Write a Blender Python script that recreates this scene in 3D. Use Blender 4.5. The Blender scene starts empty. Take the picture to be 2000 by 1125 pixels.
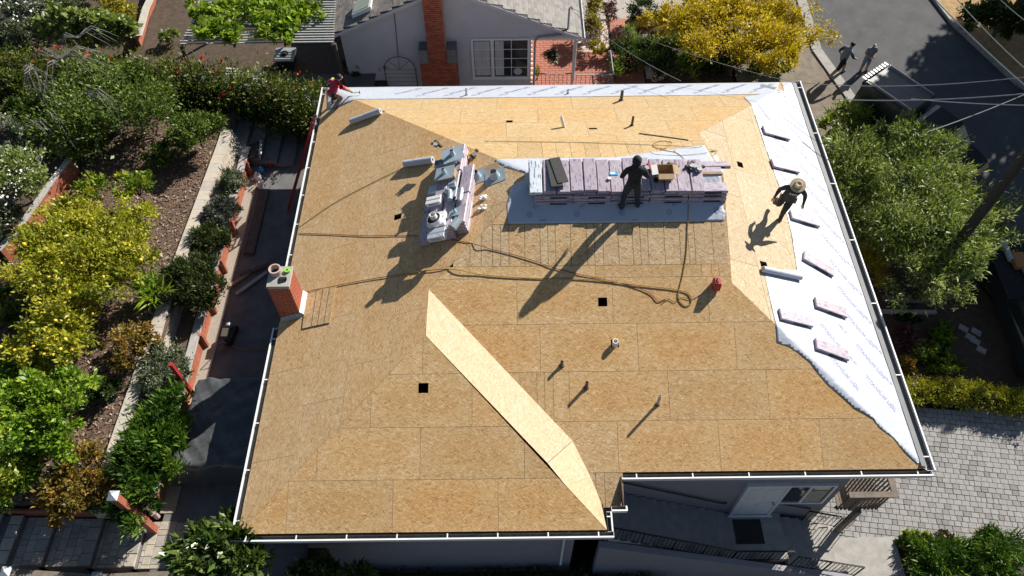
import bpy, bmesh, math, random
import numpy as np
from mathutils import Vector, Matrix
R = random.Random(7); NR = np.random.RandomState(11)
rad = math.radians; PI = math.pi
scn = bpy.context.scene
COL = scn.collection
# ------------------------------------------------------------------ camera
CH, CP, CR, CF = 17.4985, 0.9532, -0.0117, 1490.0
FWD = Vector((0, math.cos(CP), -math.sin(CP))); RT = Vector((1, 0, 0)); UP = RT.cross(FWD)
RT2 = RT*math.cos(CR)+UP*math.sin(CR); UP2 = UP*math.cos(CR)-RT*math.sin(CR)
cam = bpy.data.cameras.new('camera'); camo = bpy.data.objects.new('camera', cam); COL.objects.link(camo)
m = Matrix((RT2, UP2, -FWD)).transposed().to_4x4(); m.translation = (0, 0, CH); camo.matrix_world = m
cam.sensor_width = 36; cam.lens = CF/2000*36; cam.clip_end = 500; cam.clip_start = .2
scn.camera = camo
# ------------------------------------------------------------------ light
SAZ, SEL = rad(47), rad(35.4)
w = bpy.data.worlds.new('World'); scn.world = w; w.use_nodes = True
nt = w.node_tree; bg = nt.nodes['Background']
sk = nt.nodes.new('ShaderNodeTexSky'); sk.sky_type = 'NISHITA'; sk.sun_disc = False
sk.sun_elevation = SEL; sk.sun_rotation = SAZ; sk.air_density = 1.0; sk.dust_density = .6; sk.ozone_density = 1.2
nt.links.new(sk.outputs[0], bg.inputs[0]); bg.inputs[1].default_value = 0.05
sl = bpy.data.lights.new('sun', 'SUN'); sl.energy = 5.0; sl.angle = rad(.53); sl.color = (1, .95, .87)
so = bpy.data.objects.new('sun', sl); COL.objects.link(so)
SD = Vector((math.sin(SAZ)*math.cos(SEL), math.cos(SAZ)*math.cos(SEL), math.sin(SEL)))
so.rotation_euler = SD.to_track_quat('Z', 'Y').to_euler(); so.location = (20, 20, 30)
scn.render.engine = 'CYCLES'
scn.view_settings.view_transform = 'Standard'; scn.view_settings.look = 'None'
scn.view_settings.gamma = 1; scn.view_settings.use_curve_mapping = False
scn.view_settings.exposure = 0.6
scn.cycles.max_bounces = 6; scn.cycles.transparent_max_bounces = 8

# ------------------------------------------------------------------ helpers
def ray(u, v): return FWD+RT2*((u-1000)/CF)-UP2*((v-562.5)/CF)
CAM = Vector((0, 0, CH))
def onp(u, v, n, d):
    n = Vector(n); r = ray(u, v); return CAM+r*((d-n.dot(CAM))/n.dot(r))
def Z(u, v, z): return onp(u, v, (0, 0, 1), z)          # point of level z seen at a photo position
def atY(u, v, y): return onp(u, v, (0, 1, 0), y)
def tag(o, label=None, cat=None, group=None, kind=None):
    if label: o['label'] = label
    if cat: o['category'] = cat
    if group: o['group'] = group
    if kind: o['kind'] = kind
    return o
def empty(name, loc, label, cat, group=None, rz=0):
    o = bpy.data.objects.new(name, None); COL.objects.link(o); o.location = loc; o.rotation_euler.z = rz
    o.empty_display_size = .1
    return tag(o, label, cat, group)
def rootoff(p):
    v = Vector((0, 0, 0))
    while p is not None: v = v+Vector(p.location); p = p.parent
    return v
def mk(name, vs, fs, mat, parent=None, local=False, smooth=False, uv=None, mats=None, mi=None):
    me = bpy.data.meshes.new(name)
    if parent is not None and not local:
        o = rootoff(parent); vs = [(v[0]-o.x, v[1]-o.y, v[2]-o.z) for v in vs]
    me.from_pydata([tuple(v) for v in vs], [], fs)
    if mats:
        for q in mats: me.materials.append(q)
        if mi is not None: me.polygons.foreach_set('material_index', mi)
    else: me.materials.append(mat)
    if uv is not None:
        l = me.uv_layers.new(name='UVMap'); l.data.foreach_set('uv', np.asarray(uv, 'f').ravel())
    if smooth: me.polygons.foreach_set('use_smooth', [True]*len(me.polygons))
    me.update()
    ob = bpy.data.objects.new(name, me); COL.objects.link(ob)
    if parent is not None: ob.parent = parent
    return ob
def inst(name, src, loc, parent=None, rot=None, scale=None):
    o = bpy.data.objects.new(name, src.data); COL.objects.link(o)
    if parent is not None: o.parent = parent; loc = Vector(loc)-rootoff(parent)
    o.location = loc
    if rot: o.rotation_euler = rot
    if scale: o.scale = scale
    return o
class MB:
    def __init__(s): s.v = []; s.f = []; s.sm = False
    def add(s, vs, fs):
        n = len(s.v); s.v += [tuple(q) for q in vs]; s.f += [tuple(i+n for i in f) for f in fs]; return s
    def box(s, a, b, ch=0):
        x0, y0, z0 = a; x1, y1, z1 = b
        return s.hexa([(x0, y0, z0), (x1, y0, z0), (x1, y1, z0), (x0, y1, z0)], [(x0, y0, z1), (x1, y0, z1), (x1, y1, z1), (x0, y1, z1)])
    def hexa(s, lo, hi):
        return s.add(list(lo)+list(hi), [(3, 2, 1, 0), (4, 5, 6, 7), (0, 1, 5, 4), (1, 2, 6, 5), (2, 3, 7, 6), (3, 0, 4, 7)])
    def obox(s, c, ax, ay, az, bev=0):                 # centre and half axes
        c, ax, ay, az = map(Vector, (c, ax, ay, az))
        if bev <= 0:
            lo = [c-ax-ay-az, c+ax-ay-az, c+ax+ay-az, c-ax+ay-az]; return s.hexa(lo, [p+az*2 for p in lo])
        k = 1-bev/max(ax.length, 1e-6); k2 = 1-bev/max(ay.length, 1e-6); k3 = 1-bev/max(az.length, 1e-6)
        r = []
        for zz, q, q2 in ((-1, k, k2), (-k3, 1, 1), (k3, 1, 1), (1, k, k2)):
            r += [c+az*zz-ax*q-ay*q2, c+az*zz+ax*q-ay*q2, c+az*zz+ax*q+ay*q2, c+az*zz-ax*q+ay*q2]
        f = [(3, 2, 1, 0), (12, 13, 14, 15)]
        for L in range(3):
            for i in range(4):
                j = (i+1) % 4; f.append((L*4+i, L*4+j, L*4+4+j, L*4+4+i))
        return s.add(r, f)
    def bar(s, p, q, wd, ht, up=(0, 0, 1)):            # rectangular bar
        p, q = Vector(p), Vector(q); d = (q-p); L = d.length/2; d.normalize(); u = Vector(up)
        sd = d.cross(u)
        if sd.length < 1e-4: sd = d.cross(Vector((1, 0, 0)))
        sd.normalize(); u = sd.cross(d)
        return s.obox((p+q)/2, d*L, sd*wd/2, u*ht/2)
    def tube(s, pts, r, n=8, cap=True):
        pts = [Vector(p) for p in pts]; rs = r if isinstance(r, (list, tuple)) else [r]*len(pts)
        vs = []; fs = []; prev = None
        for i, p in enumerate(pts):
            d = (pts[min(i+1, len(pts)-1)]-pts[max(i-1, 0)])
            if d.length < 1e-9: d = Vector((0, 0, 1))
            d.normalize()
            a = prev if prev is not None and abs(prev.dot(d)) < .95 else (Vector((0, 0, 1)) if abs(d.z) < .9 else Vector((1, 0, 0)))
            a = (a-d*a.dot(d)).normalized(); prev = a; b = d.cross(a)
            vs += [p+(a*math.cos(2*PI*k/n)+b*math.sin(2*PI*k/n))*rs[i] for k in range(n)]
        for i in range(len(pts)-1):
            for k in range(n): fs.append((i*n+k, i*n+(k+1) % n, i*n+n+(k+1) % n, i*n+n+k))
        if cap: fs.append(tuple(range(n-1, -1, -1))); fs.append(tuple((len(pts)-1)*n+k for k in range(n)))
        return s.add(vs, fs)
    def lathe(s, c, ax, prof, n=16, cap0=True, cap1=True):   # prof: (distance along axis, radius)
        c = Vector(c); d = Vector(ax).normalized(); a = d.orthogonal().normalized(); b = d.cross(a)
        vs = [c+d*t+(a*math.cos(2*PI*k/n)+b*math.sin(2*PI*k/n))*r for t, r in prof for k in range(n)]
        fs = [(i*n+k, i*n+(k+1) % n, i*n+n+(k+1) % n, i*n+n+k) for i in range(len(prof)-1) for k in range(n)]
        if cap0: fs.append(tuple(range(n-1, -1, -1)))
        if cap1: fs.append(tuple((len(prof)-1)*n+k for k in range(n)))
        return s.add(vs, fs)
    def ball(s, c, r, n=8, k=6):
        c = Vector(c); rr = r if isinstance(r, (tuple, list)) else (r, r, r)
        vs = [c+Vector((0, 0, -rr[2]))]; fs = []
        for i in range(1, k):
            t = -PI/2+PI*i/k
            vs += [c+Vector((rr[0]*math.cos(t)*math.cos(2*PI*j/n), rr[1]*math.cos(t)*math.sin(2*PI*j/n), rr[2]*math.sin(t))) for j in range(n)]
        vs.append(c+Vector((0, 0, rr[2])))
        for j in range(n):
            fs.append((0, 1+(j+1) % n, 1+j)); fs.append((len(vs)-1, 1+(k-2)*n+j, 1+(k-2)*n+(j+1) % n))
            for i in range(k-2): fs.append((1+i*n+j, 1+i*n+(j+1) % n, 1+i*n+n+(j+1) % n, 1+i*n+n+j))
        return s.add(vs, fs)
    def build(s, name, mat, parent=None, local=False, smooth=False):
        return mk(name, s.v, s.f, mat, parent, local, smooth)
def clip(poly, a, b, c):                               # keep a*x+b*y<=c
    out = []; n = len(poly)
    for i in range(n):
        p, q = poly[i], poly[(i+1) % n]; dp = a*p[0]+b*p[1]-c; dq = a*q[0]+b*q[1]-c
        if dp <= 0: out.append(p)
        if (dp < 0 < dq) or (dq < 0 < dp):
            t = dp/(dp-dq); out.append((p[0]+(q[0]-p[0])*t, p[1]+(q[1]-p[1])*t))
    return out
def cliprect(poly, x0, y0, x1, y1):
    for h in ((-1, 0, -x0), (1, 0, x1), (0, -1, -y0), (0, 1, y1)):
        if len(poly) < 3: return []
        poly = clip(poly, *h)
    return poly
def area(p): return .5*sum(p[i][0]*p[(i+1) % len(p)][1]-p[(i+1) % len(p)][0]*p[i][1] for i in range(len(p)))
def noise2(x, y, sd=0):
    return (math.sin(x*1.7+sd*3.1+math.sin(y*2.3+sd))+math.sin(y*1.9-sd*1.7+math.sin(x*1.3+sd*2))+.5*math.sin(x*4.1+y*3.3+sd)+.5*math.sin(y*5.2-x*2.9+sd*5))/3

# ------------------------------------------------------------------ materials
def nodes(name):
    mt = bpy.data.materials.new(name); mt.use_nodes = True; t = mt.node_tree
    return mt, t, t.nodes['Principled BSDF']
def N(t, typ, **k):
    n = t.nodes.new(typ)
    for a, b in k.items():
        if a[0] == 'i' and a[1:].isdigit(): n.inputs[int(a[1:])].default_value = b
        else: setattr(n, a, b)
    return n
def L(t, a, b): t.links.new(a, b)
def ramp(t, fac, stops):
    r = N(t, 'ShaderNodeValToRGB'); e = r.color_ramp.elements
    while len(e) < len(stops): e.new(.5)
    for q, (p, c) in zip(e, stops): q.position = p; q.color = (*c, 1)
    L(t, fac, r.inputs[0]); return r.outputs[0]
def plain(name, col, rough=.6, var=.18, scale=6, bump=.0, bscale=40, metal=0, spec=.4, stretch=None):
    mt, t, b = nodes(name)
    tc = N(t, 'ShaderNodeTexCoord'); src = tc.outputs['Object']
    if stretch:
        mp = N(t, 'ShaderNodeMapping'); mp.inputs['Scale'].default_value = stretch; L(t, src, mp.inputs[0]); src = mp.outputs[0]
    nz = N(t, 'ShaderNodeTexNoise'); nz.inputs['Scale'].default_value = scale; nz.inputs['Detail'].default_value = 6; nz.inputs['Roughness'].default_value = .65
    L(t, src, nz.inputs['Vector'])
    lo = tuple(c*(1-var) for c in col); hi = tuple(min(1, c*(1+var)) for c in col)
    L(t, ramp(t, nz.outputs[0], [(.3, lo), (.7, hi)]), b.inputs['Base Color'])
    b.inputs['Roughness'].default_value = rough; b.inputs['Metallic'].default_value = metal
    b.inputs['Specular IOR Level'].default_value = spec
    if bump:
        n2 = N(t, 'ShaderNodeTexNoise'); n2.inputs['Scale'].default_value = bscale; n2.inputs['Detail'].default_value = 4
        L(t, src, n2.inputs['Vector'])
        bp = N(t, 'ShaderNodeBump'); bp.inputs['Strength'].default_value = bump; bp.inputs['Distance'].default_value = .02
        L(t, n2.outputs[0], bp.inputs['Height']); L(t, bp.outputs[0], b.inputs['Normal'])
    return mt
def osb(name, stops, stain=.5, edge=0):
    mt, t, b = nodes(name)
    uv = N(t, 'ShaderNodeTexCoord').outputs['UV']; oi = N(t, 'ShaderNodeObjectInfo')
    off = N(t, 'ShaderNodeMath', operation='MULTIPLY'); L(t, oi.outputs['Random'], off.inputs[0]); off.inputs[1].default_value = 57.3
    cx = N(t, 'ShaderNodeCombineXYZ'); L(t, off.outputs[0], cx.inputs[0]); L(t, off.outputs[0], cx.inputs[1])
    ad = N(t, 'ShaderNodeVectorMath', operation='ADD'); L(t, uv, ad.inputs[0]); L(t, cx.outputs[0], ad.inputs[1])
    wz = N(t, 'ShaderNodeTexNoise'); wz.inputs['Scale'].default_value = 5; L(t, ad.outputs[0], wz.inputs['Vector'])
    wm = N(t, 'ShaderNodeVectorMath', operation='SCALE'); L(t, wz.outputs['Color'], wm.inputs[0]); wm.inputs['Scale'].default_value = .16
    wa = N(t, 'ShaderNodeVectorMath', operation='ADD'); L(t, ad.outputs[0], wa.inputs[0]); L(t, wm.outputs[0], wa.inputs[1])
    vals = []
    for ang, sx, sy in ((.1, 11, 62), (.7, 12, 66), (-.55, 12, 64)):
        mp = N(t, 'ShaderNodeMapping'); mp.vector_type = 'TEXTURE'
        mp.inputs['Rotation'].default_value = (0, 0, ang); mp.inputs['Scale'].default_value = (1/sx, 1/sy, 1)
        L(t, wa.outputs[0], mp.inputs[0])
        vo = N(t, 'ShaderNodeTexVoronoi'); vo.inputs['Scale'].default_value = 1; L(t, mp.outputs[0], vo.inputs['Vector'])
        sp = N(t, 'ShaderNodeSeparateColor'); L(t, vo.outputs['Color'], sp.inputs[0]); vals.append((sp.outputs[0], sp.outputs[1]))
    def mixv(a, c, f, th):
        g = N(t, 'ShaderNodeMath', operation='GREATER_THAN'); L(t, f, g.inputs[0]); g.inputs[1].default_value = th
        mx = N(t, 'ShaderNodeMix'); L(t, g.outputs[0], mx.inputs[0]); L(t, a, mx.inputs[2]); L(t, c, mx.inputs[3]); return mx.outputs[0]
    v = mixv(vals[0][0], vals[1][0], vals[1][1], .66); v = mixv(v, vals[2][0], vals[2][1], .66)
    col = ramp(t, v, stops)
    bz = N(t, 'ShaderNodeTexNoise'); bz.inputs['Scale'].default_value = 1.3; bz.inputs['Detail'].default_value = 5; L(t, ad.outputs[0], bz.inputs['Vector'])
    st = ramp(t, bz.outputs[0], [(.32, (1-stain*.22, 1-stain*.38, 1-stain*.6)), (.68, (1.0, 1.0, 1.0))])
    m1 = N(t, 'ShaderNodeMix', data_type='RGBA', blend_type='MULTIPLY'); m1.inputs[0].default_value = 1; L(t, col, m1.inputs[6]); L(t, st, m1.inputs[7])
    if edge:
        sx = N(t, 'ShaderNodeSeparateXYZ'); L(t, uv, sx.inputs[0])
        def tri(o_, ln, w_):
            a_ = N(t, 'ShaderNodeMath', operation='SUBTRACT'); L(t, o_, a_.inputs[0]); a_.inputs[1].default_value = ln/2
            b_ = N(t, 'ShaderNodeMath', operation='ABSOLUTE'); L(t, a_.outputs[0], b_.inputs[0])
            c_ = N(t, 'ShaderNodeMapRange'); L(t, b_.outputs[0], c_.inputs[0]); c_.inputs[1].default_value = ln/2; c_.inputs[2].default_value = ln/2-w_; return c_.outputs[0]
        mm = N(t, 'ShaderNodeMath', operation='MULTIPLY'); L(t, tri(sx.outputs[0], 2.44, .55), mm.inputs[0]); L(t, tri(sx.outputs[1], 1.22, .38), mm.inputs[1])
        m3 = N(t, 'ShaderNodeMath', operation='MULTIPLY'); L(t, mm.outputs[0], m3.inputs[0]); L(t, bz.outputs[0], m3.inputs[1])
        est_ = ramp(t, m3.outputs[0], [(0, (1.04, 1.06, 1.1)), (.35, (1, .97, .9)), (.65, (.95, .82, .64))])
        me_ = N(t, 'ShaderNodeMix', data_type='RGBA', blend_type='MULTIPLY'); me_.inputs[0].default_value = edge; L(t, m1.outputs[2], me_.inputs[6]); L(t, est_, me_.inputs[7]); m1 = me_
    pv = ramp(t, oi.outputs['Random'], [(0, (.88, .86, .83)), (.5, (1, 1, 1)), (1, (1.0, .93, .83))])
    m2 = N(t, 'ShaderNodeMix', data_type='RGBA', blend_type='MULTIPLY'); m2.inputs[0].default_value = 1; L(t, m1.outputs[2], m2.inputs[6]); L(t, pv, m2.inputs[7])
    L(t, m2.outputs[2], b.inputs['Base Color']); b.inputs['Roughness'].default_value = .75; b.inputs['Specular IOR Level'].default_value = .25
    bp = N(t, 'ShaderNodeBump'); bp.inputs['Strength'].default_value = .25; bp.inputs['Distance'].default_value = .004; L(t, v, bp.inputs['Height']); L(t, bp.outputs[0], b.inputs['Normal'])
    return mt
def leafmat(name, stops, transl=.25, rough=.45, spec=.4):
    mt, t, b = nodes(name)
    at = N(t, 'ShaderNodeAttribute'); at.attribute_name = 'tint'
    c = ramp(t, at.outputs['Fac'], stops); L(t, c, b.inputs['Base Color'])
    b.inputs['Roughness'].default_value = rough; b.inputs['Specular IOR Level'].default_value = spec
    tr = N(t, 'ShaderNodeBsdfTranslucent'); mul = N(t, 'ShaderNodeMix', data_type='RGBA', blend_type='MULTIPLY'); mul.inputs[0].default_value = 1
    L(t, c, mul.inputs[6]); mul.inputs[7].default_value = (1.3, 1.35, .6, 1); L(t, mul.outputs[2], tr.inputs[0])
    mx = N(t, 'ShaderNodeMixShader'); mx.inputs[0].default_value = transl
    L(t, b.outputs[0], mx.inputs[1]); L(t, tr.outputs[0], mx.inputs[2]); L(t, mx.outputs[0], t.nodes['Material Output'].inputs[0])
    return mt
M = {}
M['osb'] = osb('osb_weathered', [(0, (.38, .21, .085)), (.12, (.50, .31, .135)), (.5, (.605, .405, .195)), (.88, (.67, .475, .255)), (1, (.76, .60, .40))], .25, .65)
M['osbl'] = osb('osb_weathered_pale', [(0, (.38, .22, .10)), (.12, (.50, .325, .16)), (.5, (.60, .415, .22)), (.88, (.66, .485, .285)), (1, (.75, .60, .42))], .28, .35)
M['osb2'] = osb('osb_pale', [(0, (.34, .21, .09)), (.15, (.43, .295, .14)), (.5, (.49, .35, .18)), (.85, (.54, .41, .235)), (1, (.62, .51, .35))], .15, .15)
M['osb3'] = osb('osb_pale_clean', [(0, (.36, .26, .15)), (.15, (.46, .355, .22)), (.5, (.52, .415, .275)), (.85, (.56, .465, .33)), (1, (.64, .56, .44))], .1)
M['osbold'] = osb('osb_scored_grey', [(0, (.30, .175, .085)), (.15, (.45, .30, .155)), (.5, (.575, .415, .23)), (.85, (.65, .50, .31)), (1, (.74, .62, .45))], .35)
M['osbnew'] = osb('osb_fresh', [(0, (.50, .36, .22)), (.3, (.62, .465, .30)), (.7, (.66, .505, .335)), (1, (.72, .58, .42))], .08)
M['rafter'] = plain('rafter_wood', (.34, .22, .13), .8, .2)
M['dark'] = plain('attic_dark', (.03, .028, .025), .9, .2)
M['fascia'] = plain('fascia_brown', (.06, .04, .03), .7, .2)
M['white'] = plain('white_paint', (.78, .78, .77), .4, .06)
M['gutterin'] = plain('gutter_inside', (.1, .1, .1), .7, .3, 8)
M['galv'] = plain('galvanized_grey', (.36, .37, .38), .45, .12, 9, metal=.3)
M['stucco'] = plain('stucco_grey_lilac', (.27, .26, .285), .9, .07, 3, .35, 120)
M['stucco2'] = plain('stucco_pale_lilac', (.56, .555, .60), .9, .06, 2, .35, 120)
M['conc'] = plain('concrete', (.36, .34, .31), .85, .18, 4, .3, 60)
M['concdark'] = plain('old_concrete', (.20, .195, .19), .9, .25, 3, .3, 50)
M['dripgrey'] = plain('drip_edge_grey', (.17, .175, .18), .6, .12, 5)
M['deckwood'] = plain('weathered_deck', (.17, .14, .11), .8, .3, 7, .2, 50)
M['steel'] = plain('black_iron', (.02, .02, .021), .45, .2)
M['brick'] = plain('brick_red', (.36, .10, .055), .85, .3, 14, .3, 90)
M['mortar'] = plain('mortar', (.46, .36, .30), .9, .15)
M['redwood'] = plain('red_stained_wood', (.36, .12, .07), .7, .25, 5, .2, 50)
M['redpaint'] = plain('red_paint', (.36, .03, .03), .5, .15)
M['skin'] = plain('skin', (.45, .25, .17), .55, .08)
M['black'] = plain('black_cloth', (.024, .024, .027), .85, .4, 9, .8, 12)
M['rubber'] = plain('black_rubber', (.02, .02, .02), .6, .2)
M['glass'], _t, _b = nodes('window_glass'); _b.inputs['Base Color'].default_value = (.03, .035, .04, 1); _b.inputs['Roughness'].default_value = .05; _b.inputs['Specular IOR Level'].default_value = .8
# ------------------------------------------------------------------ main house
XL, XR, Yf, Yb, Yw, S, Xg, Xw = -6.3545, 9.8745, 6.9642, 21.0268, 5.5869, .4071, 5.58, 2.1078
K = math.hypot(1, S); Ym = (Yf+Yb)/2; HM = (Yb-Yf)/2; hw = (Xw-XL)/2; Xr = XL+hw; tg = XR-Xg; XLr = XL+HM
XJ, YJ = 2.60, 6.22                                     # small lower jog of the front eave
def pF(x, y): return S*(y-Yf)
def pWF(x, y): return S*(y-Yw)
def pL(x, y): return S*(x-XL)
def pR(x, y): return S*(XR-x)
def pB(x, y): return S*(Yb-y)
def pWR(x, y): return S*(Xw-x)
def roofz(x, y):
    main = min(pF(x, y), pB(x, y), pL(x, y))
    if not (x <= Xg): main = min(main, pR(x, y))
    wing = min(pWF(x, y), pL(x, y), pWR(x, y)) if y < 12 else -9
    return max(main, wing)
def onroof(u, v, dz=0):                                 # first hit of the photo ray on the roof
    r = ray(u, v); t = 12.0
    while t < 40:
        p = CAM+r*t
        if p.z <= roofz(p.x, p.y)+dz: break
        t += .02
    a, b = t-.02, t
    for _ in range(12):
        c_ = (a+b)/2; p = CAM+r*c_
        if p.z <= roofz(p.x, p.y)+dz: b = c_
        else: a = c_
    return CAM+r*b
def fr(O, e1, e2): return Vector(O), Vector(e1), Vector(e2).normalized(), Vector(e1).cross(Vector(e2)).normalized()
FACES = {'F': fr((0, Yf, 0), (1, 0, 0), (0, 1, S)), 'W': fr((0, Yw, 0), (1, 0, 0), (0, 1, S)), 'L': fr((XL, 0, 0), (0, -1, 0), (1, 0, S)),
         'R': fr((XR, 0, 0), (0, 1, 0), (-1, 0, S)), 'B': fr((0, Yb, 0), (-1, 0, 0), (0, -1, S)), 'S': fr((Xw, 0, 0), (0, 1, 0), (-1, 0, S))}
def uvof(fc, x, y):
    return {'F': (x, (y-Yf)*K), 'W': (x, (y-Yw)*K), 'L': (-y, (x-XL)*K), 'R': (y, (XR-x)*K), 'B': (-x, (Yb-y)*K), 'S': (y, (Xw-x)*K)}[fc]
house = empty('house', (1.5, 13, -5.6), 'big single-storey house with its roof stripped to bare wood sheathing', 'house')
# eaves frame: fascia and soffit under the sheathing
fas = MB()
eave = [(XL, Yw), (Xw, Yw), (Xw, YJ-.01), (XJ, YJ-.01), (XJ, Yf), (XR, Yf), (XR, Yb), (XL, Yb)]
def ez(x, y): return -.31 if abs(y-YJ) < .05 else 0
for i in range(len(eave)):
    a, b = eave[i], eave[(i+1) % len(eave)]
    z = -.31 if (i in (2,)) else 0
    d = Vector((b[0]-a[0], b[1]-a[1], 0)).normalized(); n_ = Vector((d.y, -d.x, 0))
    p, q = Vector((a[0], a[1], z-.12))-n_*.045, Vector((b[0], b[1], z-.12))-n_*.045
    fas.bar(p, q, .03, .2)
roof = fas.build('roof', M['fascia'], house)
sf = MB(); sf.box((XL+.06, Yw+.06, -.24), (Xw-.06, Yf+1, -.215)); sf.box((XL+.06, Yf+.06, -.26), (XR-.06, Yb-.06, -.245))
sf.build('soffit', M['dark'], house)
def rafter(a, b): MB().bar(a, b, .04, .13).build('rafter', M['rafter'], roof)
for i in range(27):
    x = XL+.45+.61*i
    top = min(HM, x-XL, XR-x if x > Xg else 99)
    if top < .4: continue
    rafter((x, Yf+.1, pF(x, Yf+.1)-.1), (x, Yf+top, S*top-.1)); rafter((x, Yb-.1, S*.1-.1), (x, Yb-top, S*top-.1))
for i in range(21):
    y = Yf+.5+.61*i; top = min(y-Yf, Yb-y, 7)
    rafter((XL+.1, y, S*.1-.1), (XL+top, y, S*top-.1)); top = min(top, tg)
    rafter((XR-.1, y, S*.1-.1), (XR-top, y, S*top-.1))
# gable end under the right end of the ridge
gb = MB(); gx = Xg-.12
gb.add([(gx, Yf+tg+.05, S*tg-.02), (gx, Ym, S*HM-.05), (gx, Yb-tg-.05, S*tg-.02)], [(0, 2, 1)])
gb.build('gable_end', M['stucco'], house)
HOLES = {}
def hole(fc, u, v, su=.26, sv=.26):
    p = onroof(u, v); a, b = uvof(fc, p.x, p.y); HOLES.setdefault(fc, []).append((a-su/2, b-sv/2, a+su/2, b+sv/2)); return p
for q in (('W', 827, 758, .24, .24), ('F', 1177, 590, .23, .23), ('L', 777, 424, .2, .24), ('F', 1201, 671, .2, .2), ('B', 995, 238, .2, .18), ('B', 1158, 252, .25, .12), ('R', 1445, 322, .22, .2), ('R', 1491, 517, .2, .22)): hole(*q)
def panel(fc, poly, mat, lift=0, gap=.004, name='osb_panel', uvoff=(0, 0), parent=None, th=.012):
    O, e1, e2, n = FACES[fc]
    pieces = [poly]
    for (x0, y0, x1, y1) in HOLES.get(fc, []):
        nxt = []
        for p in pieces:
            hit = cliprect(p, x0, y0, x1, y1)
            if len(hit) < 3 or abs(area(hit)) < 1e-4: nxt.append(p); continue
            for c_ in (clip(p, 1, 0, x0), clip(p, -1, 0, -x1), clip(clip(clip(p, -1, 0, -x0), 1, 0, x1), 0, 1, y0), clip(clip(clip(p, -1, 0, -x0), 1, 0, x1), 0, -1, -y1)):
                if len(c_) > 2 and abs(area(c_)) > 1e-5: nxt.append(c_)
        pieces = nxt
    vs = []; fs = []; uv = []
    for p in pieces:
        if area(p) < 0: p = p[::-1]
        k = len(vs); m_ = len(p)
        for q in p: vs.append(O+e1*q[0]+e2*q[1]+n*(th+lift))
        for q in p: vs.append(O+e1*q[0]+e2*q[1]+n*lift)
        fs.append(tuple(range(k, k+m_))); uv += [(q[0]-uvoff[0], q[1]-uvoff[1]) for q in p]
        fs.append(tuple(range(k+2*m_-1, k+m_-1, -1))); uv += [(q[0]-uvoff[0], q[1]-uvoff[1]) for q in p[::-1]]
        for i in range(m_):
            j = (i+1) % m_; fs.append((k+i, k+m_+i, k+m_+j, k+j)); uv += [(0, 0), (0, .01), (.05, .01), (.05, 0)]
    if not vs: return None
    return mk(name, vs, fs, mat, parent or roof, uv=uv)
def lay(fc, poly, rows, mats):
    """rows: (v0, v1, [seam u...] or start offset, material key)"""
    us = [p[0] for p in poly]; u0, u1 = min(us)-.01, max(us)+.01
    for (v0, v1, seams, mk_) in rows:
        if isinstance(seams, (int, float)):
            s_ = seams; L_ = []
            while s_ > u0: s_ -= 2.44
            while s_ < u1: L_.append(s_); s_ += 2.44
            seams = L_
        ed = [u0]+[q for q in sorted(seams) if u0 < q < u1]+[u1]
        for a, b in zip(ed, ed[1:]):
            if b-a < .02: continue
            g = .005 if (mk_ == 'osbold' and fc == 'F') else .0038
            p = cliprect(poly, a+g, v0+g, b-g, v1-g)
            if len(p) < 3 or abs(area(p)) < .02: continue
            panel(fc, p, M[mk_], R.uniform(0, .003), uvoff=(a, v0))
def PX(fc, u, v):
    O, e1, e2, n = FACES[fc]; p = onp(u, v, n, n.dot(O)); return uvof(fc, p.x, p.y)[0]
def xy(fc, L_): return [uvof(fc, *q) for q in L_]
k1 = onp(1118, 862, FACES['F'][3], FACES['F'][3].dot(FACES['F'][0])); K1 = (k1.x, k1.y)
FP = xy('F', [K1, (Xw-.04, YJ), (XJ, YJ), (XJ, Yf), (XR, Yf), (Xg, Yf+tg), (Xg, Ym), (XLr, Ym), (Xr, Yf+hw)])
s4 = [PX('F', x, 600) for x in (1010, 1197, 1384)]
sm = sorted([PX('F', 1000+q, 480) for q in (-115, -82, -60, -38, -22, -6, 25, 55, 70, 85, 115, 146, 161, 178, 208, 236, 251, 266, 298, 328, 345, 357, 392, 420)])
lay('F', FP, [(-.95, 0, [PX('F', x, 950) for x in (1148, 1164, 1181)], 'osbold'), (0, 1.22, [PX('F', x, 870) for x in (1207, 1405, 1604)], 'osb'),
              (1.22, 2.43, [PX('F', x, 770) for x in (1016, 1049, 1064, 1081, 1112, 1306, 1500)], 'osb'),
              (2.43, 3.63, [PX('F', x, 680) for x in (864, 1055, 1246, 1437)], 'osb'), (3.63, 4.82, s4, 'osb'),
              (4.82, 5.14, [PX('F', x, 530) for x in (916, 1163, 1370, 1390, 1404)], 'osb'), (5.14, 6.26, sm, 'osbold'), (6.26, 7.62, 0.4, 'osbold')], M)
WP = xy('W', [(XL, Yw), (Xw, Yw), (Xr, Yw+hw)])
lay('W', WP, [(0, 1.17, [PX('W', x, 990) for x in (561, 767, 973)], 'osb'), (1.17, 2.37, [PX('W', x, 885) for x in (620, 821, 1024)], 'osb'),
              (2.37, 3.63, [PX('W', x, 780) for x in (725, 922)], 'osb'), (3.63, 5, [PX('W', 826, 690)], 'osb')], M)
LP = xy('L', [(XL, Yb), (XL, Yw), (Xr, Yw+hw), (Xr, Yf+hw), (XLr, Ym)])
lay('L', LP, [(0, 1.22, -7.3, 'osbl'), (1.22, 2.44, -8.6, 'osbl'), (2.44, 3.66, -7.0, 'osbl'), (3.66, 4.88, -8.2, 'osbl'), (4.88, 6.1, -14.2, 'osbl'), (6.1, 8, -13.4, 'osbold')], M)
RP = xy('R', [(XR, Yf), (XR, Yb), (Xg, Yb-tg), (Xg, Yf+tg)])
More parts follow.
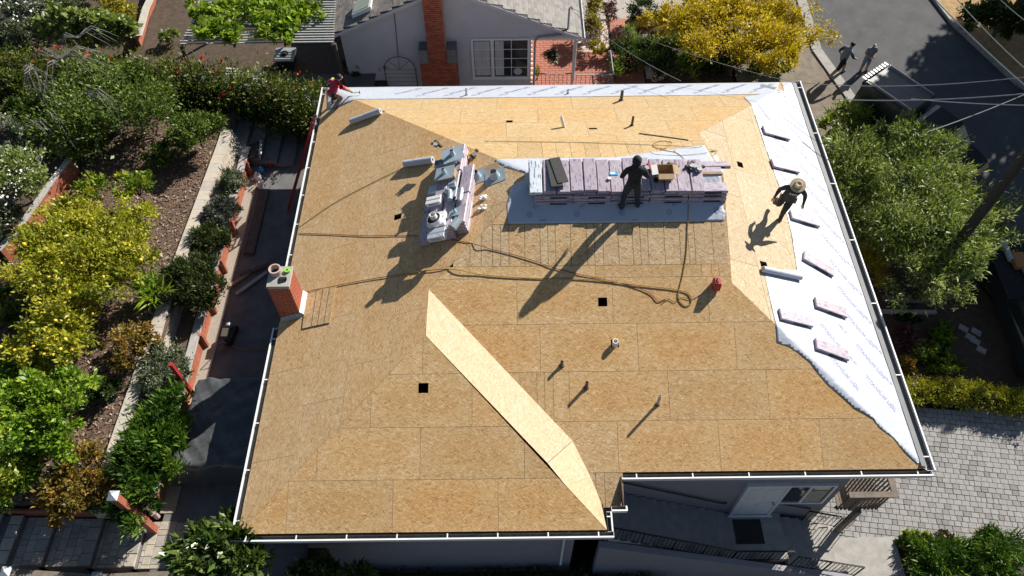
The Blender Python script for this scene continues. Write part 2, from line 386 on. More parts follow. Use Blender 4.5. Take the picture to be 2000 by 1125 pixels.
lay('R', RP, [(0, 1.22, 7.9, 'osb3'), (1.22, 2.44, 9.1, 'osb3'), (2.44, 3.66, 8.3, 'osb3'), (3.66, 5, 9.6, 'osb3')], M)
BP = xy('B', [(XR, Yb), (XL, Yb), (XLr, Ym), (Xg, Ym), (Xg, Yb-tg)])
lay('B', BP, [(0, 1.22, -8, 'osb2'), (1.22, 2.44, -6.9, 'osb2'), (2.44, 3.66, -8.2, 'osb2'), (3.66, 4.88, -7.2, 'osb2'), (4.88, 5.3, [-3.1, -.6, 1.9], 'osb2'),
              (5.3, 6.4, sorted([-5.2, -4.9, -4.5, -4.1, -3.7, -3.3, -2.9, -2.5, -2.1, -1.7, -1.3, -.9, -.2]), 'osb2'), (6.4, 7.62, -6.6, 'osb2')], M)
# right slope of the front wing: fresh boards butted end to end
def sp(u, v): p = onp(u, v, FACES['S'][3], FACES['S'][3].dot(FACES['S'][0])); return uvof('S', p.x, p.y)
apx, vt = uvof('S', Xr, Yw+hw), uvof('S', Xr, Yf+hw)
a1, a2 = uvof('S', *K1), sp(1069, 905); b1, b2 = sp(1153, 932), sp(1104, 948); c1, c2 = uvof('S', Xw-.10, YJ+.02), uvof('S', Xw, Yw)
for pl, mt in (([apx, vt, a1, a2], 'osbnew'), ([a2, a1, b1, b2], 'osbnew'), ([b2, b1, c1, c2], 'osbnew')):
    cx = sum(q[0] for q in pl)/len(pl); cy = sum(q[1] for q in pl)/len(pl)
    pl = [(q[0]+(cx-q[0])*.004, q[1]+(cy-q[1])*.004) for q in pl]
    panel('S', pl, M[mt], .004)
# cut-out patch lying over the sheathing beside the chimney
pp = [uvof('L', q.x, q.y) for q in (onroof(601, 575), onroof(592, 643), onroof(646, 631), onroof(658, 560))]
panel('L', pp, M['osbold'], .03, name='patch_panel')
for t_ in (.33, .55, .78):
    a = Vector(pp[0]).lerp(Vector(pp[3]), t_); b = Vector(pp[1]).lerp(Vector(pp[2]), t_)
    O, e1, e2, n = FACES['L']
    MB().bar(O+e1*a.x+e2*a.y+n*.043, O+e1*b.x+e2*b.y+n*.043, .012, .003, n).build('saw_cut', M['dark'], roof)

# ---- gutters
def gutter(p, q, outd, brk=1.25, white=True, w_=.13, name='gutter', im='gutterin'):
    p, q = Vector(p), Vector(q); o = Vector(outd); d = (q-p).normalized(); zz = Vector((0, 0, 1)); g = MB()
    c0 = (p+q)/2; hl = d*((q-p).length/2)
    g.obox(c0+o*w_/2-zz*.135, hl, o*w_/2, zz*.006)
    g.obox(c0+o*.004-zz*.08, hl, o*.004, zz*.05)
    gt = g.build(name, M[im], house)
    l_ = MB(); l_.obox(c0+o*w_-zz*.075, hl, o*.006, zz*.065); l_.obox(c0+o*(w_-.012)-zz*.012, hl, o*.018, zz*.006)
    for e_ in (p, q): l_.obox(e_+o*w_/2-zz*.08, d*.004, o*w_/2, zz*.055)
    l_.build('gutter_lip', M['white'], gt)
    n_ = int((q-p).length/brk); b_ = MB()
    for i in range(n_+1):
        c_ = p+d*(.35+i*((q-p).length-.7)/max(n_, 1)); MB().obox(c_+o*w_/2-zz*.02, d*.014, o*w_/2, zz*.005).build('gutter_bracket', M['white'], gt)
    return gt
gutter((XJ-.02, Yf-.03, 0), (XR+.14, Yf-.03, 0), (0, -1, 0))
gutter((XL-.16, Yw-.03, 0), (Xw+.16, Yw-.03, 0), (0, -1, 0))
gutter((Xw+.03, Yw-.03, 0), (Xw+.03, YJ-.2, 0), (1, 0, 0), w_=.12)
gutter((Xw+.17, YJ-.03, -.1), (XJ+.05, YJ-.03, -.1), (0, -1, 0), w_=.12)
gutter((XL-.03, Yw-.03, 0), (XL-.03, 11.2, 0), (-1, 0, 0)); gutter((XL-.03, 12.2, 0), (XL-.03, Yb+.05, 0), (-1, 0, 0))
gutter((XR+.035, Yf-.03, 0), (XR+.035, Yb+.1, 0), (1, 0, 0), w_=.2, im='dripgrey', brk=2.2)
MB().obox((XR-.045, (Yf+Yb)/2, .012+.018+.03), Vector((1, 0, -S)).normalized()*.085, (0, (Yb-Yf)/2-.04, 0), (0, 0, .002)).build('drip_edge', M['dripgrey'], house)
dg = MB(); dg.box((XR-.005, Yf-.02, -.1), (XR+.03, Yb, -.005)); dg.build('fascia_flashing', M['galv'], house)
dwn = MB(); dwn.bar((1.25, 5.62, -.14), (1.25, 6.0, -.6), .07, .05); dwn.bar((1.25, 6.0, -.6), (1.25, 6.0, -4.2), .07, .05); dwn.build('downspout', M['white'], house)

# ---- walls
WX0, WX1, WY0, WY1 = -5.75, 8.92, 7.5, 20.45
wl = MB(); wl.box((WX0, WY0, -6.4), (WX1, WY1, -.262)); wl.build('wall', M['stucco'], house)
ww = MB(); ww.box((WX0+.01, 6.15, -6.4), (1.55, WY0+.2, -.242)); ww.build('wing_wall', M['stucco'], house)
# ---- chimney on the left slope
cx0, cx1, cy0, cy1, cz0, cz1 = -6.30, -5.73, 11.42, 12.06, -.6, 1.6
ch = MB(); ch.box((cx0+.008, cy0+.008, cz0), (cx1-.008, cy1-.008, cz1-.05)); cho = ch.build('chimney', M['mortar'], house)
def bricks(x0, y0, x1, y1, z0, z1, bl=.2, bh=.06, j=.017, dep=.02):
    g = MB(); nz = int((z1-z0)/(bh+j))
    for k in range(nz):
        zb = z0+k*(bh+j); o = (k % 2)*.5*(bl+j)
        for side in range(4):
            Ls = (x1-x0) if side % 2 == 0 else (y1-y0)
            t = -o
            while t < Ls:
                a, b = max(t, 0), min(t+bl, Ls)
                if b-a > .03:
                    e_ = R.uniform(0, .004)
                    if side == 0: g.box((x0+a, y0-e_, zb), (x0+b, y0+dep, zb+bh))
                    elif side == 2: g.box((x0+a, y1-dep, zb), (x0+b, y1+e_, zb+bh))
                    elif side == 1: g.box((x1-dep, y0+a+.002, zb), (x1+e_, y0+b-.002, zb+bh))
                    else: g.box((x0-e_, y0+a+.002, zb), (x0+dep, y0+b-.002, zb+bh))
                t += bl+j
    return g
tag(bricks(cx0, cy0, cx1, cy1, -.5, cz1-.06).build('brick', M['brick'], cho), kind='stuff')
cp = MB(); cp.obox(((cx0+cx1)/2, (cy0+cy1)/2, cz1-.02), (.30, 0, 0), (0, .335, 0), (0, 0, .03), .012); cp.build('chimney_cap', M['conc'], cho)
M['terra'] = plain('clay_flue', (.52, .40, .34), .85, .2)
pt = MB(); pt.lathe((-6.12, 11.86, cz1), (0, 0, 1), [(0, .15), (.16, .155), (.19, .16), (.19, .125), (-.005, .12)], 24, False, False); po = pt.build('flue_pot', M['terra'], cho, smooth=False)
pt = MB(); pt.lathe((-6.12, 11.86, cz1+.02), (0, 0, 1), [(0, .124), (.005, .12)], 24); pt.build('flue_inside', M['dark'], cho)
# lead flashing at the foot of the chimney
fl = MB(); O, e1, e2, n = FACES['L']
def lp(x, y, dz): return (x, y, pL(x, y)+dz)
fl.add([lp(cx1+.004, cy0-.02, .2), lp(cx1+.004, cy1+.05, .2), lp(cx1+.11, cy1+.05, .02), lp(cx1+.11, cy0-.02, .02)], [(0, 3, 2, 1)])
fl.build('chimney_flashing', plain('flashing_pale', (.7, .72, .68), .4, .1), cho)
for i in range(5):
    x = cx0+.06+i*.13; g = MB(); z0 = max(pL(x, cy0), .02)
    g.add([(x-.05, cy0-.006, z0+.13), (x+.06, cy0-.006, z0+.15), (x+.07, cy0-.07, z0+.035), (x-.05, cy0-.09, z0+.03)], [(0, 3, 2, 1)]); g.build('flashing_tab', M['galv'], cho)
# ---- vent pipes through the sheathing
M['pvc'] = plain('pvc_white', (.74, .73, .70), .4, .08); M['castiron'] = plain('cast_iron', (.09, .075, .06), .6, .35, 20)
def pipe(u, v, h, r, mt, lean=(0, 0), collar=True):
    p = onroof(u, v); g = MB(); top = p+Vector((lean[0], lean[1], h))
    g.lathe(p-Vector((0, 0, .08)), top-p, [(0, r), ((top-p).length+.08, r), ((top-p).length+.08, r*.75), ((top-p).length-.1, r*.7)], 14, True, True)
    o = g.build('vent_pipe', M[mt], house)
    if collar: MB().lathe(p+Vector((0, 0, .0)), (0, 0, 1), [(-.03, r*2.0), (.045, r*1.5), (.05, r*1.02)], 12, False, False).build('pipe_collar', M['castiron'], o)
    return o
pipe(1284, 790, .46, .035, 'galv'); pipe(1097, 714, .2, .04, 'castiron'); pipe(1145, 757, .27, .04, 'castiron')
pipe(1201, 673, .17, .075, 'pvc', collar=False)
pipe(1213, 197, .4, .05, 'castiron'); pipe(1234, 246, .36, .038, 'castiron'); pipe(1104, 250, .34, .05, 'pvc', (-.11, .12), False)
pipe(911, 187, .3, .03, 'galv'); pipe(1109, 184, .2, .03, 'galv')
# ------------------------------------------------------------------ setting
def PJ(p):
    p = Vector(p)-CAM; d = p.dot(FWD); return 1000+CF*p.dot(RT2)/d, 562.5-CF*p.dot(UP2)/d
def hto(b, v):                                          # height of an upright standing at b whose top is seen at photo row v
    lo, hi = 0, 9
    for _ in range(40):
        m_ = (lo+hi)/2
        if PJ(Vector(b)+Vector((0, 0, m_)))[1] > v: lo = m_
        else: hi = m_
    return lo
def gr(x, y): return -5.35+.095*(min(max(y, 4), 60)-6.5)-max(0, 10-x)*.0     # falling ground on the street side
def G(u, v):
    p = Z(u, v, -4.5)
    for _ in range(8): p = Z(u, v, gr(p.x, p.y))
    return p
def sheet(name, poly, zf, mat, kind='structure', dz=0, step=None, parent=None, bumpy=0):
    xs = [p[0] for p in poly]; ys = [p[1] for p in poly]; st = step or 1.0
    vs = []; fs = []; idx = {}
    def vi(x, y):
        k_ = (round(x, 4), round(y, 4))
        if k_ not in idx: idx[k_] = len(vs); vs.append((x, y, zf(x, y)+dz+(bumpy*noise2(x*2.1, y*2.3, 3) if bumpy else 0)))
        return idx[k_]
    x = math.floor(min(xs)/st)*st
    while x < max(xs):
        y = math.floor(min(ys)/st)*st
        while y < max(ys):
            c_ = cliprect(poly, x, y, x+st, y+st)
            if len(c_) > 2 and abs(area(c_)) > 1e-5:
                if area(c_) < 0: c_ = c_[::-1]
                f_ = []
                for q in c_:
                    i = vi(*q)
                    if i not in f_: f_.append(i)
                if len(f_) > 2: fs.append(tuple(f_))
            y += st
        x += st
    o = mk(name, vs, fs, mat, parent, smooth=True)
    if kind: o['kind'] = kind
    return o
M['soil'] = plain('soil_brown', (.085, .06, .042), .95, .35, 5, .6, 30)
M['mulch'] = plain('bark_mulch', (.13, .085, .06), .95, .5, 22, .9, 45)
M['asphalt'] = plain('asphalt', (.105, .105, .108), .9, .2, 1.2, .4, 220)
M['dirt'] = plain('dry_verge', (.24, .20, .155), .95, .25, 3, .5, 60)
M['straw'] = plain('dry_grass_ground', (.42, .28, .13), .95, .3, 4, .5, 70)
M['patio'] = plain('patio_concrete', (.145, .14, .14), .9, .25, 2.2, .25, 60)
M['gravel'] = plain('gravel', (.38, .34, .28), .95, .45, 60, .8, 90)
def gbase(x, y):
    if x > 9.3: return gr(x, y)-.12
    if x < -5: return -2.95 if y > 4.5 else -3.3
    if y > 19.8: return -3.45
    return -6.1
tx = sorted(set([-70, -40, -25, -15, -8, -5.01, -4.99, 0, 5, 9.29, 9.31, 14, 20, 30, 45, 70])); ty = sorted(set([-40, -10, 2, 4.49, 4.51, 10, 19.79, 19.81, 30, 45, 60, 100]))
vs = [(x, y, gbase(x, y)) for y in ty for x in tx]; nx = len(tx)
tag(mk('ground', vs, [(j*nx+i, j*nx+i+1, j*nx+nx+i+1, j*nx+nx+i) for j in range(len(ty)-1) for i in range(nx-1)], M['soil']), kind='structure')
# ---- street side
kx = [G(1790, 0), G(1850, 70), G(1905, 150)]
sheet('street', [(12.9, 62), (13.2, 27.2), (14.0, 24.5), (14.6, 22), (15.3, 19), (16.6, 15.5), (18.0, 12), (19.5, 9.5), (40, 0), (60, 0), (40, 14), (25, 21), (21, 25), (19.4, 28.6), (18.6, 32), (17, 62)], gr, M['asphalt'])
sheet('verge', [(9.5, 22.5), (9.5, 62), (12.89, 62), (13.19, 27.2), (13.99, 24.5), (14.59, 22), (13, 21)], gr, M['dirt'], dz=-.01, bumpy=.015, step=.5)
gp = [(13.0, 60), (13.2, 27.2), (14.0, 24.5), (14.6, 22)]; gk = MB()
for a, b in zip(gp, gp[1:]): gk.bar((a[0], a[1], gr(*a)+.015), (b[0], b[1], gr(*b)+.015), .42, .06)
tag(gk.build('kerb_gutter', M['conc']), kind='structure')
fk = [(18.6, 32), (19.4, 28.6), (21, 25), (25, 21), (40, 14)]
kerb = MB()
for a, b in zip([(17, 62)]+fk, fk):
    kerb.bar((a[0]+.1, a[1], gr(*a)+.02), (b[0]+.1, b[1], gr(*b)+.02), .18, .2)
tag(kerb.build('kerb', M['conc']), kind='structure')
sheet('roadside', [(17.2, 62), (18.8, 32), (19.6, 28.6), (21.2, 25.1), (25.2, 21.2), (40, 14.3), (60, 30), (60, 62)], gr, M['straw'], dz=.08, bumpy=.03, step=1)
sheet('yard_soil', [(9.3, 11.2), (9.3, 22), (12.9, 21), (14.5, 21.9), (15.2, 18.9), (16.5, 15.4), (17.9, 11.9), (18, 11.2)], gr, M['soil'], dz=.03, bumpy=.05, step=.4)
# ---- driveway of mixed pavers
M['paverbed'] = plain('paver_joint_sand', (.17, .165, .16), .95, .2)
dp = [G(*q) for q in ((1700, 795), (2080, 805), (2080, 1052), (1905, 1062), (1752, 1052), (1700, 1066), (1640, 1060), (1560, 1010), (1560, 900))]
DP = [(p.x, p.y) for p in dp]
drive = sheet('driveway', DP, gr, M['paverbed'], dz=0)
pm = [plain('paver_%d' % i, c_, .9, .16, 9, .3, 80) for i, c_ in enumerate([(.34, .325, .31), (.29, .28, .27), (.37, .355, .34), (.26, .25, .24)])]
def paverm(w_, d_, mt):
    g = MB(); g.obox((0, 0, .02), (w_/2-.006, 0, 0), (0, d_/2-.006, 0), (0, 0, .025), .007); o = g.build('paver', mt); COL.objects.unlink(o); return o
PM = [[paverm(w_, .16, q) for q in pm] for w_ in (.16, .24, .2)]
cand = []; ang = rad(-7); ca, sa = math.cos(ang), math.sin(ang)
sl_ = math.atan(.095)
for r_ in range(-70, 70):
    t = -14+R.uniform(0, .3)
    while t < 14:
        k_ = R.choice((0, 1, 1, 2)); wd = (.16, .24, .2)[k_]; c_ = t+wd/2; yy = r_*.162
        x, y = 13+c_*ca-yy*sa, 8+c_*sa+yy*ca; t += wd
        u, v = PJ((x, y, gr(x, y)))
        if not (1560 < u < 2040 and 780 < v < 1080): continue
        ins = False; j = len(DP)-1
        for i in range(len(DP)):
            if (DP[i][1] > y) != (DP[j][1] > y) and x < (DP[j][0]-DP[i][0])*(y-DP[i][1])/(DP[j][1]-DP[i][1])+DP[i][0]: ins = not ins
            j = i
        if not ins: continue
        vis = (u < 2000) and not (u < 1000+.333*(v-160)+578 and v < 925)
        cand.append((not vis, R.random(), x, y, k_))
cand.sort(); rest = MB()
for i, (nv, _, x, y, k_) in enumerate(cand):
    z = gr(x, y)+R.uniform(-.004, .004)
    if i < 300: inst('paver', PM[k_][R.choice((0, 0, 1, 1, 2, 3))], (x, y, z), drive, (sl_, 0, ang))
    else:
        wd = (.16, .24, .2)[k_]; rest.obox((x, y, z+.02), Vector((ca, sa, sa*.095))*(wd/2-.006), Vector((-sa, ca, ca*.095))*.074, (0, 0, .025))
if rest.v: tag(rest.build('paver', pm[0], drive), kind='stuff')

# ---- left side: patio, timber wall, planting bed, block wall, garden
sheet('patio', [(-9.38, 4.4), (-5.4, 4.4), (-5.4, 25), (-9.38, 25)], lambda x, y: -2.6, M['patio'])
pj = MB()
for y in (8.2, 11.4, 14.6, 17.8): pj.box((-9.2, y, -2.599), (-5.7, y+.02, -2.594))
for x in (-7.6,): pj.box((x, 4.5, -2.599), (x+.02, 21, -2.5935))
gs = sheet('gravel_strip', [(-9.5, 7), (-9.1, 7), (-9.1, 20), (-9.5, 20)], lambda x, y: -2.58, M['gravel'], step=.25, bumpy=.012)
tw = empty('timber_retaining_wall', (-9.5, 13, -2.6), 'long red stained timber retaining wall with weathered grey cap along the patio', 'retaining wall')
for k_ in range(3):
    z = -2.62+k_*.215
    for y in (7.3, 10.5, 13.7, 16.9):
        MB().box((-9.52, y+.005, z), (-9.47+R.uniform(-.006, .006), y+3.19, z+.208)).build('plank', M['redwood'], tw)
M['greywood'] = plain('weathered_grey_wood', (.40, .38, .36), .85, .25, 6, .25, 40, stretch=(6, .5, 1))
for y in (7.2, 9.9, 12.6, 15.3, 17.9): MB().box((-9.66, y, -1.975), (-9.40, y+2.69 if y < 17 else 20.2, -1.935)).build('cap_board', M['greywood'], tw)
for v in ((493, 315), (466, 430), (448, 506), (427, 586), (404, 652)):
    b = Z(v[0], v[1], -1.9); MB().box((-9.46, b.y-.05, -2.62), (-9.33, b.y+.05, -1.93)).build('post', M['redwood'], tw)
tp = MB(); b = Z(374, 766, -1.93); hp = hto(b, 711); tp.box((b.x-.05, b.y-.05, -2.6), (b.x+.05, b.y+.05, -1.93+hp))
tag(tp.build('red_post', M['redpaint']), 'tall bright red painted post rising beside the black tarp', 'post')
sheet('planting_bed', [(-10.5, 6.9), (-9.5, 6.9), (-9.5, 20.5), (-10.5, 20.5)], lambda x, y: -2.03, M['mulch'], bumpy=.04, step=.3)
M['block'] = plain('split_face_block', (.42, .37, .30), .95, .3, 12, .9, 30); M['capblk'] = plain('cap_block_buff', (.50, .455, .39), .9, .14, 5, .3, 60)
bwl = empty('block_wall', (-10.5, 13, -2.03), 'buff concrete block garden wall with smooth cap stones', 'wall')
ltop = [Z(*q, -1.43) for q in ((428, 268), (420, 291), (325, 543), (292, 640), (222, 840), (180, 960))]
def pl_at(pts, y):
    for a, b in zip(pts, pts[1:]):
        if min(a.y, b.y) <= y <= max(a.y, b.y): t = (y-a.y)/(b.y-a.y); return a.x+(b.x-a.x)*t
    return pts[0].x if abs(y-pts[0].y) < abs(y-pts[-1].y) else pts[-1].x
y = 6.7
cpm = [plain('cap_tone_%d' % i, c_, .9, .12, 5, .3, 60) for i, c_ in enumerate([(.50, .455, .39), (.45, .40, .35), (.54, .47, .38)])]
while y < 20.2:
    x = pl_at(ltop, y); x2 = pl_at(ltop, y+.42)
    MB().hexa([(x, y+.004, -1.51), (x+.37, y+.004, -1.51), (x2+.37, y+.416, -1.51), (x2, y+.416, -1.51)], [(x, y+.004, -1.43), (x+.37, y+.004, -1.43), (x2+.37, y+.416, -1.43), (x2, y+.416, -1.43)]).build('cap_stone', R.choice(cpm), bwl)
    for k_ in range(3):
        o = .1*(k_ % 2); g = MB(); e_ = R.uniform(0, .03)
        g.hexa([(x+.02, y+.004, -2.06+k_*.183), (x+.39+e_+.05*(2-k_), y+.006, -2.06+k_*.183), (x2+.39+e_+.05*(2-k_), y+.414, -2.06+k_*.183), (x2+.02, y+.416, -2.06+k_*.183)],
               [(x+.02, y+.004, -1.88+k_*.183), (x+.38+.05*(2-k_), y+.004, -1.88+k_*.183), (x2+.38+.05*(2-k_), y+.416, -1.88+k_*.183), (x2+.02, y+.416, -1.88+k_*.183)])
        g.build('block', M['block'], bwl)
    y += .42
def gz(x, y): return -1.52+.05*max(0, -11.5-x)+.03*noise2(x*2, y*2, 1)
gard = sheet('garden_soil', [(-26, 6.86), (-10.3, 6.86), (-10.05, 20.4), (-10.2, 21.5), (-26, 21.5)], gz, M['mulch'], step=.35)
# loose bark chips
n = 16000; cx = NR.uniform(-17.5, -9.7, n); cy = NR.uniform(6.95, 20.5, n)
keep = cx < np.array([pl_at(ltop, q) for q in cy])-.05; cx = cx[keep]; cy = cy[keep]; n = len(cx)
cz = np.array([gz(a, b) for a, b in zip(cx, cy)])+.02
an = NR.uniform(0, PI, n); l_ = NR.uniform(.02, .06, n); w_ = NR.uniform(.008, .02, n); tl = NR.uniform(-.5, .5, n)
dx, dy = np.cos(an), np.sin(an)
V = np.zeros((n, 4, 3))
for i, (a, b) in enumerate(((-1, -1), (1, -1), (1, 1), (-1, 1))):
    V[:, i, 0] = cx+a*dx*l_-b*dy*w_; V[:, i, 1] = cy+a*dy*l_+b*dx*w_; V[:, i, 2] = cz+a*tl*l_+b*.3*w_
def npmesh(name, V, mat, parent=None, tint=None, kind=None, smooth=False, mats=None, mi=None):
    """V: (n,k,3) separate k-gons"""
    n, k = V.shape[:2]
    if parent is not None: o = rootoff(parent); V = V-np.array([o.x, o.y, o.z])
    me = bpy.data.meshes.new(name); me.vertices.add(n*k); me.vertices.foreach_set('co', V.astype('f').ravel())
    me.loops.add(n*k); me.loops.foreach_set('vertex_index', np.arange(n*k, dtype='i'))
    me.polygons.add(n); me.polygons.foreach_set('loop_start', np.arange(0, n*k, k, dtype='i'))
    for q in (mats or [mat]): me.materials.append(q)
    if mi is not None: me.polygons.foreach_set('material_index', np.asarray(mi, 'i'))
    if tint is not None:
        a = me.attributes.new('tint', 'FLOAT', 'POINT'); a.data.foreach_set('value', np.repeat(tint, k).astype('f'))
    me.update(calc_edges=True)
    ob = bpy.data.objects.new(name, me); COL.objects.link(ob)
    if parent is not None: ob.parent = parent
    if kind: ob['kind'] = kind
    return ob
M['chip'] = leafmat('bark_chip', [(0, (.05, .03, .02)), (.5, (.17, .11, .075)), (.85, (.30, .21, .15)), (1, (.5, .42, .33))], 0, .9, .1)
o = npmesh('bark_chips', V, M['chip'], tint=NR.uniform(0, 1, n)); tag(o, 'loose brown bark chips scattered over the garden bed', 'bark chips', kind='stuff')
# upper red wall at the garden's far edge
uw = empty('low_timber_wall', (-15.5, 15, -1.4), 'low red timber wall with pale cap stepping between garden shrubs', 'retaining wall')
wpts = [Z(*q, -.75) for q in ((0, 490), (38, 450), (70, 405), (105, 355), (140, 310))]
for a, b in zip(wpts, wpts[1:]):
    g = MB(); d = (b-a).normalized(); sd = Vector((d.y, -d.x, 0))
    MB().bar(a-Vector((0, 0, .36)), b-Vector((0, 0, .36))-d*.01, .05, .66).build('plank', M['redwood'], uw)
    MB().bar(a+Vector((0, 0, .02))-sd*.06, b+Vector((0, 0, .02))-sd*.06-d*.012, .2, .04).build('cap_board', M['greywood'], uw)
sheet('upper_bed', [(wpts[0].x-.03, wpts[0].y), (wpts[-1].x-.03, wpts[-1].y), (-16.6, 21), (-26, 21), (-26, wpts[0].y)], lambda x, y: -.82, M['soil'], bumpy=.04, step=.5)
# ---- bottom-left paved steps with timber planter wall and capped posts
stp = empty('paved_steps', (-11, 6.3, -2.6), 'wide buff paver steps climbing beside the red planter wall', 'steps')
spm = [plain('step_paver_%d' % i, c_, .9, .16, 7, .3, 70) for i, c_ in enumerate([(.40, .36, .30), (.34, .31, .27), (.45, .40, .32)])]
edges = [-8.45, -9.72, -10.80, -11.95, -12.75, -13.2, -13.65, -14.4, -15.6]
for i, (xa, xb) in enumerate(zip(edges, edges[1:])):
    zt = -2.6+.15*i; y0, y1 = 5.55, 6.78
    MB().box((xb-.2, y0, zt-.6), (xa-.03, y1, zt-.01)).build('step_base', M['concdark'], stp)
    k_ = 0; yy = y0
    while yy < y1-.05:                                   # bullnose course
        d_ = min(.33, y1-yy); g = MB(); g.obox((xa-.15, yy+d_/2, zt+.02), (.15, 0, 0), (0, d_/2-.005, 0), (0, 0, .03), .02); g.build('nosing_paver', R.choice(spm), stp); yy += d_
    x_ = xa-.305
    while x_ > xb+.06 and i < 4:
        wd = min(.22, x_-xb); yy = y0+R.uniform(0, .1)-.1
        while yy < y1-.04:
            d_ = R.choice((.15, .22, .3)); a, b = max(yy, y0), min(yy+d_, y1)
            if b-a > .04: MB().obox((x_-wd/2, (a+b)/2, zt), (wd/2-.005, 0, 0), (0, (b-a)/2-.005, 0), (0, 0, .02), .006).build('paver', R.choice(spm), stp)
            yy += d_
        x_ -= wd
pw = empty('planter_wall', (-11.5, 6.9, -2.6), 'red brown timber planter wall above the paved steps', 'planter')
for k_ in range(3):
    for xa, xb in ((-15.8, -13.2), (-13.19, -11.3), (-11.29, -9.75)): MB().box((xa, 6.82+R.uniform(0, .006), -2.6+k_*.27), (xb, 6.88, -2.335+k_*.27)).build('plank', M['redwood'], pw)
M['zinc'] = plain('zinc_cap', (.42, .47, .50), .45, .15, 8, metal=.2)
def capped_post(b, h, w_, label, rm=M['redwood']):
    e_ = empty('fence_post', b, label, 'post', 'red timber posts with zinc pyramid caps'); x, y, z = b
    MB().box((x-w_/2, y-w_/2, z), (x+w_/2, y+w_/2, z+h)).build('post_shaft', rm, e_)
    c_ = w_*.72; MB().add([(x-c_, y-c_, z+h), (x+c_, y-c_, z+h), (x+c_, y+c_, z+h), (x-c_, y+c_, z+h), (x, y, z+h+.09), (x-c_, y-c_, z+h-.03), (x+c_, y-c_, z+h-.03), (x+c_, y+c_, z+h-.03), (x-c_, y+c_, z+h-.03)],
        [(0, 1, 4), (1, 2, 4), (2, 3, 4), (3, 0, 4), (5, 6, 1, 0), (6, 7, 2, 1), (7, 8, 3, 2), (8, 5, 0, 3)]).build('post_cap', M['zinc'], e_)
b = Z(303, 1036, -2.6); capped_post(b, hto(b, 968), .17, 'tall red post with zinc pyramid cap at the end of the planter wall')
b1 = Z(190, 1128, -2.1); b2 = Z(14, 1118, -1.8)
capped_post(b1-Vector((0, 0, .9)), .98, .17, 'red fence post with zinc cap between two dark rails')
capped_post(b2-Vector((0, 0, .9)), .98, .17, 'red fence post with zinc cap at the top of the paved steps')
fn = empty('low_fence', (-11.5, 5.2, -2.6), 'low dark fence with flat top rail along the paved steps', 'fence')
M['darkwood'] = plain('dark_stained_wood', (.10, .08, .07), .75, .3, 6, .2, 40)
pr = Z(330, 1122, -2.1)
for a, b in ((b2+Vector((.12, 0, .0)), b1+Vector((-.12, 0, -.0))), (b1+Vector((.12, 0, 0)), pr)):
    MB().bar(a, b, .16, .05).build('top_rail', M['deckwood'], fn)
    MB().bar(a-Vector((0, 0, .12)), b-Vector((0, 0, .12)), .05, .12).build('rail', M['darkwood'], fn)
    nb = int((b-a).length/.16)
    for i in range(nb): p = a+(b-a)*((i+.5)/nb); MB().box((p.x-.06, p.y-.07, p.z-.95), (p.x+.06, p.y-.045, p.z-.06)).build('board', M['darkwood'], fn)
# clay drain pipe standing by the steps
tag(MB().lathe(Z(308, 1010, -2.6), (0, 0, 1), [(0, .07), (.3, .07), (.3, .09), (.38, .09), (.38, .055), (.6, .04)], 14).build('clay_pipe', M['terra']), 'short terracotta pipe standing behind the capped post', 'pipe')
# back-left steps from the patio
bs = empty('back_steps', (-9.3, 20.6, -2.6), 'dark stone steps leading up behind the patio', 'steps')
for i in range(5): MB().obox((-8.2-.55*i, 20.9, -2.52+.16*i), (.27, 0, 0), (0, 1.1, 0), (0, 0, .08+.0*i), .02).build('step', M['concdark'], bs)
for i in range(5): MB().box((-8.46-.55*i, 19.85, -2.7), (-7.94-.55*i, 21.95, -2.61+.16*i)).build('riser', M['concdark'], bs)

# ---- entrance stairs at the front
est = empty('front_stairs', (5, 6.7, -4.5), 'long concrete stair run descending past the front door to the driveway', 'stairs')
SY0, SY1 = 6.16, 7.48
for i in range(12):
    x1 = 6.05-.30*i; z = -4.5+.158*(i+1)
    MB().box((x1-.31, SY0, z-.9), (x1, SY1, z)).build('step', M['conc'], est)
MB().box((6.051, SY0, -5.2), (7.72, SY1, -4.5)).build('landing', M['conc'], est)
for i in range(6):
    x0 = 7.721+.31*i; MB().box((x0, SY0-.18, -6), (x0+.309, SY1-.1, -4.5-.116*(i+1))).build('step', M['conc'], est)
MB().box((9.582, 4.5, -6), (11.2, 6.95, -5.215)).build('lower_landing', M['conc'], est)
rw = MB(); rw.hexa([(2.2, 5.94, -6.4), (9.6, 5.72, -6.4), (9.6, 5.9, -6.4), (2.2, 6.155, -6.4)], [(2.2, 5.98, -2.62), (9.6, 5.75, -5.22), (9.6, 5.9, -5.22), (2.2, 6.155, -2.62)])
rw.build('stair_wall', M['stucco'], est)
def railing(pts, label, h=.88, inner=True):
    e_ = empty('iron_railing', pts[0], label, 'railing', 'black wrought iron stair railings')
    for a, b in zip(pts, pts[1:]):
        a, b = Vector(a), Vector(b); up = Vector((0, 0, 1)); d = (b-a).normalized(); n_ = max(2, int((b-a).length/.125))
        MB().bar(a+up*h, b+up*h, .045, .022).build('handrail', M['steel'], e_); MB().bar(a+up*.1, b+up*.1, .02, .02).build('bottom_rail', M['steel'], e_)
        for i in range(n_+1):
            p = a+(b-a)*(i/n_); big = i % 8 == 0
            MB().box((p.x-(.016 if big else .007), p.y-(.016 if big else .007), p.z+(0 if big else .1)), (p.x+(.016 if big else .007), p.y+(.016 if big else .007), p.z+h)).build('baluster', M['steel'], e_)
            if i % 8 == 4:
                for s_ in (-1, 1):
                    for zc in (.36, .6):
                        c_ = p+up*zc+d*.045*s_; MB().tube([c_+d*.045*math.cos(t)+up*.08*math.sin(t) for t in [k*PI/5 for k in range(11)]], .008, 4, False).build('scroll', M['steel'], e_)
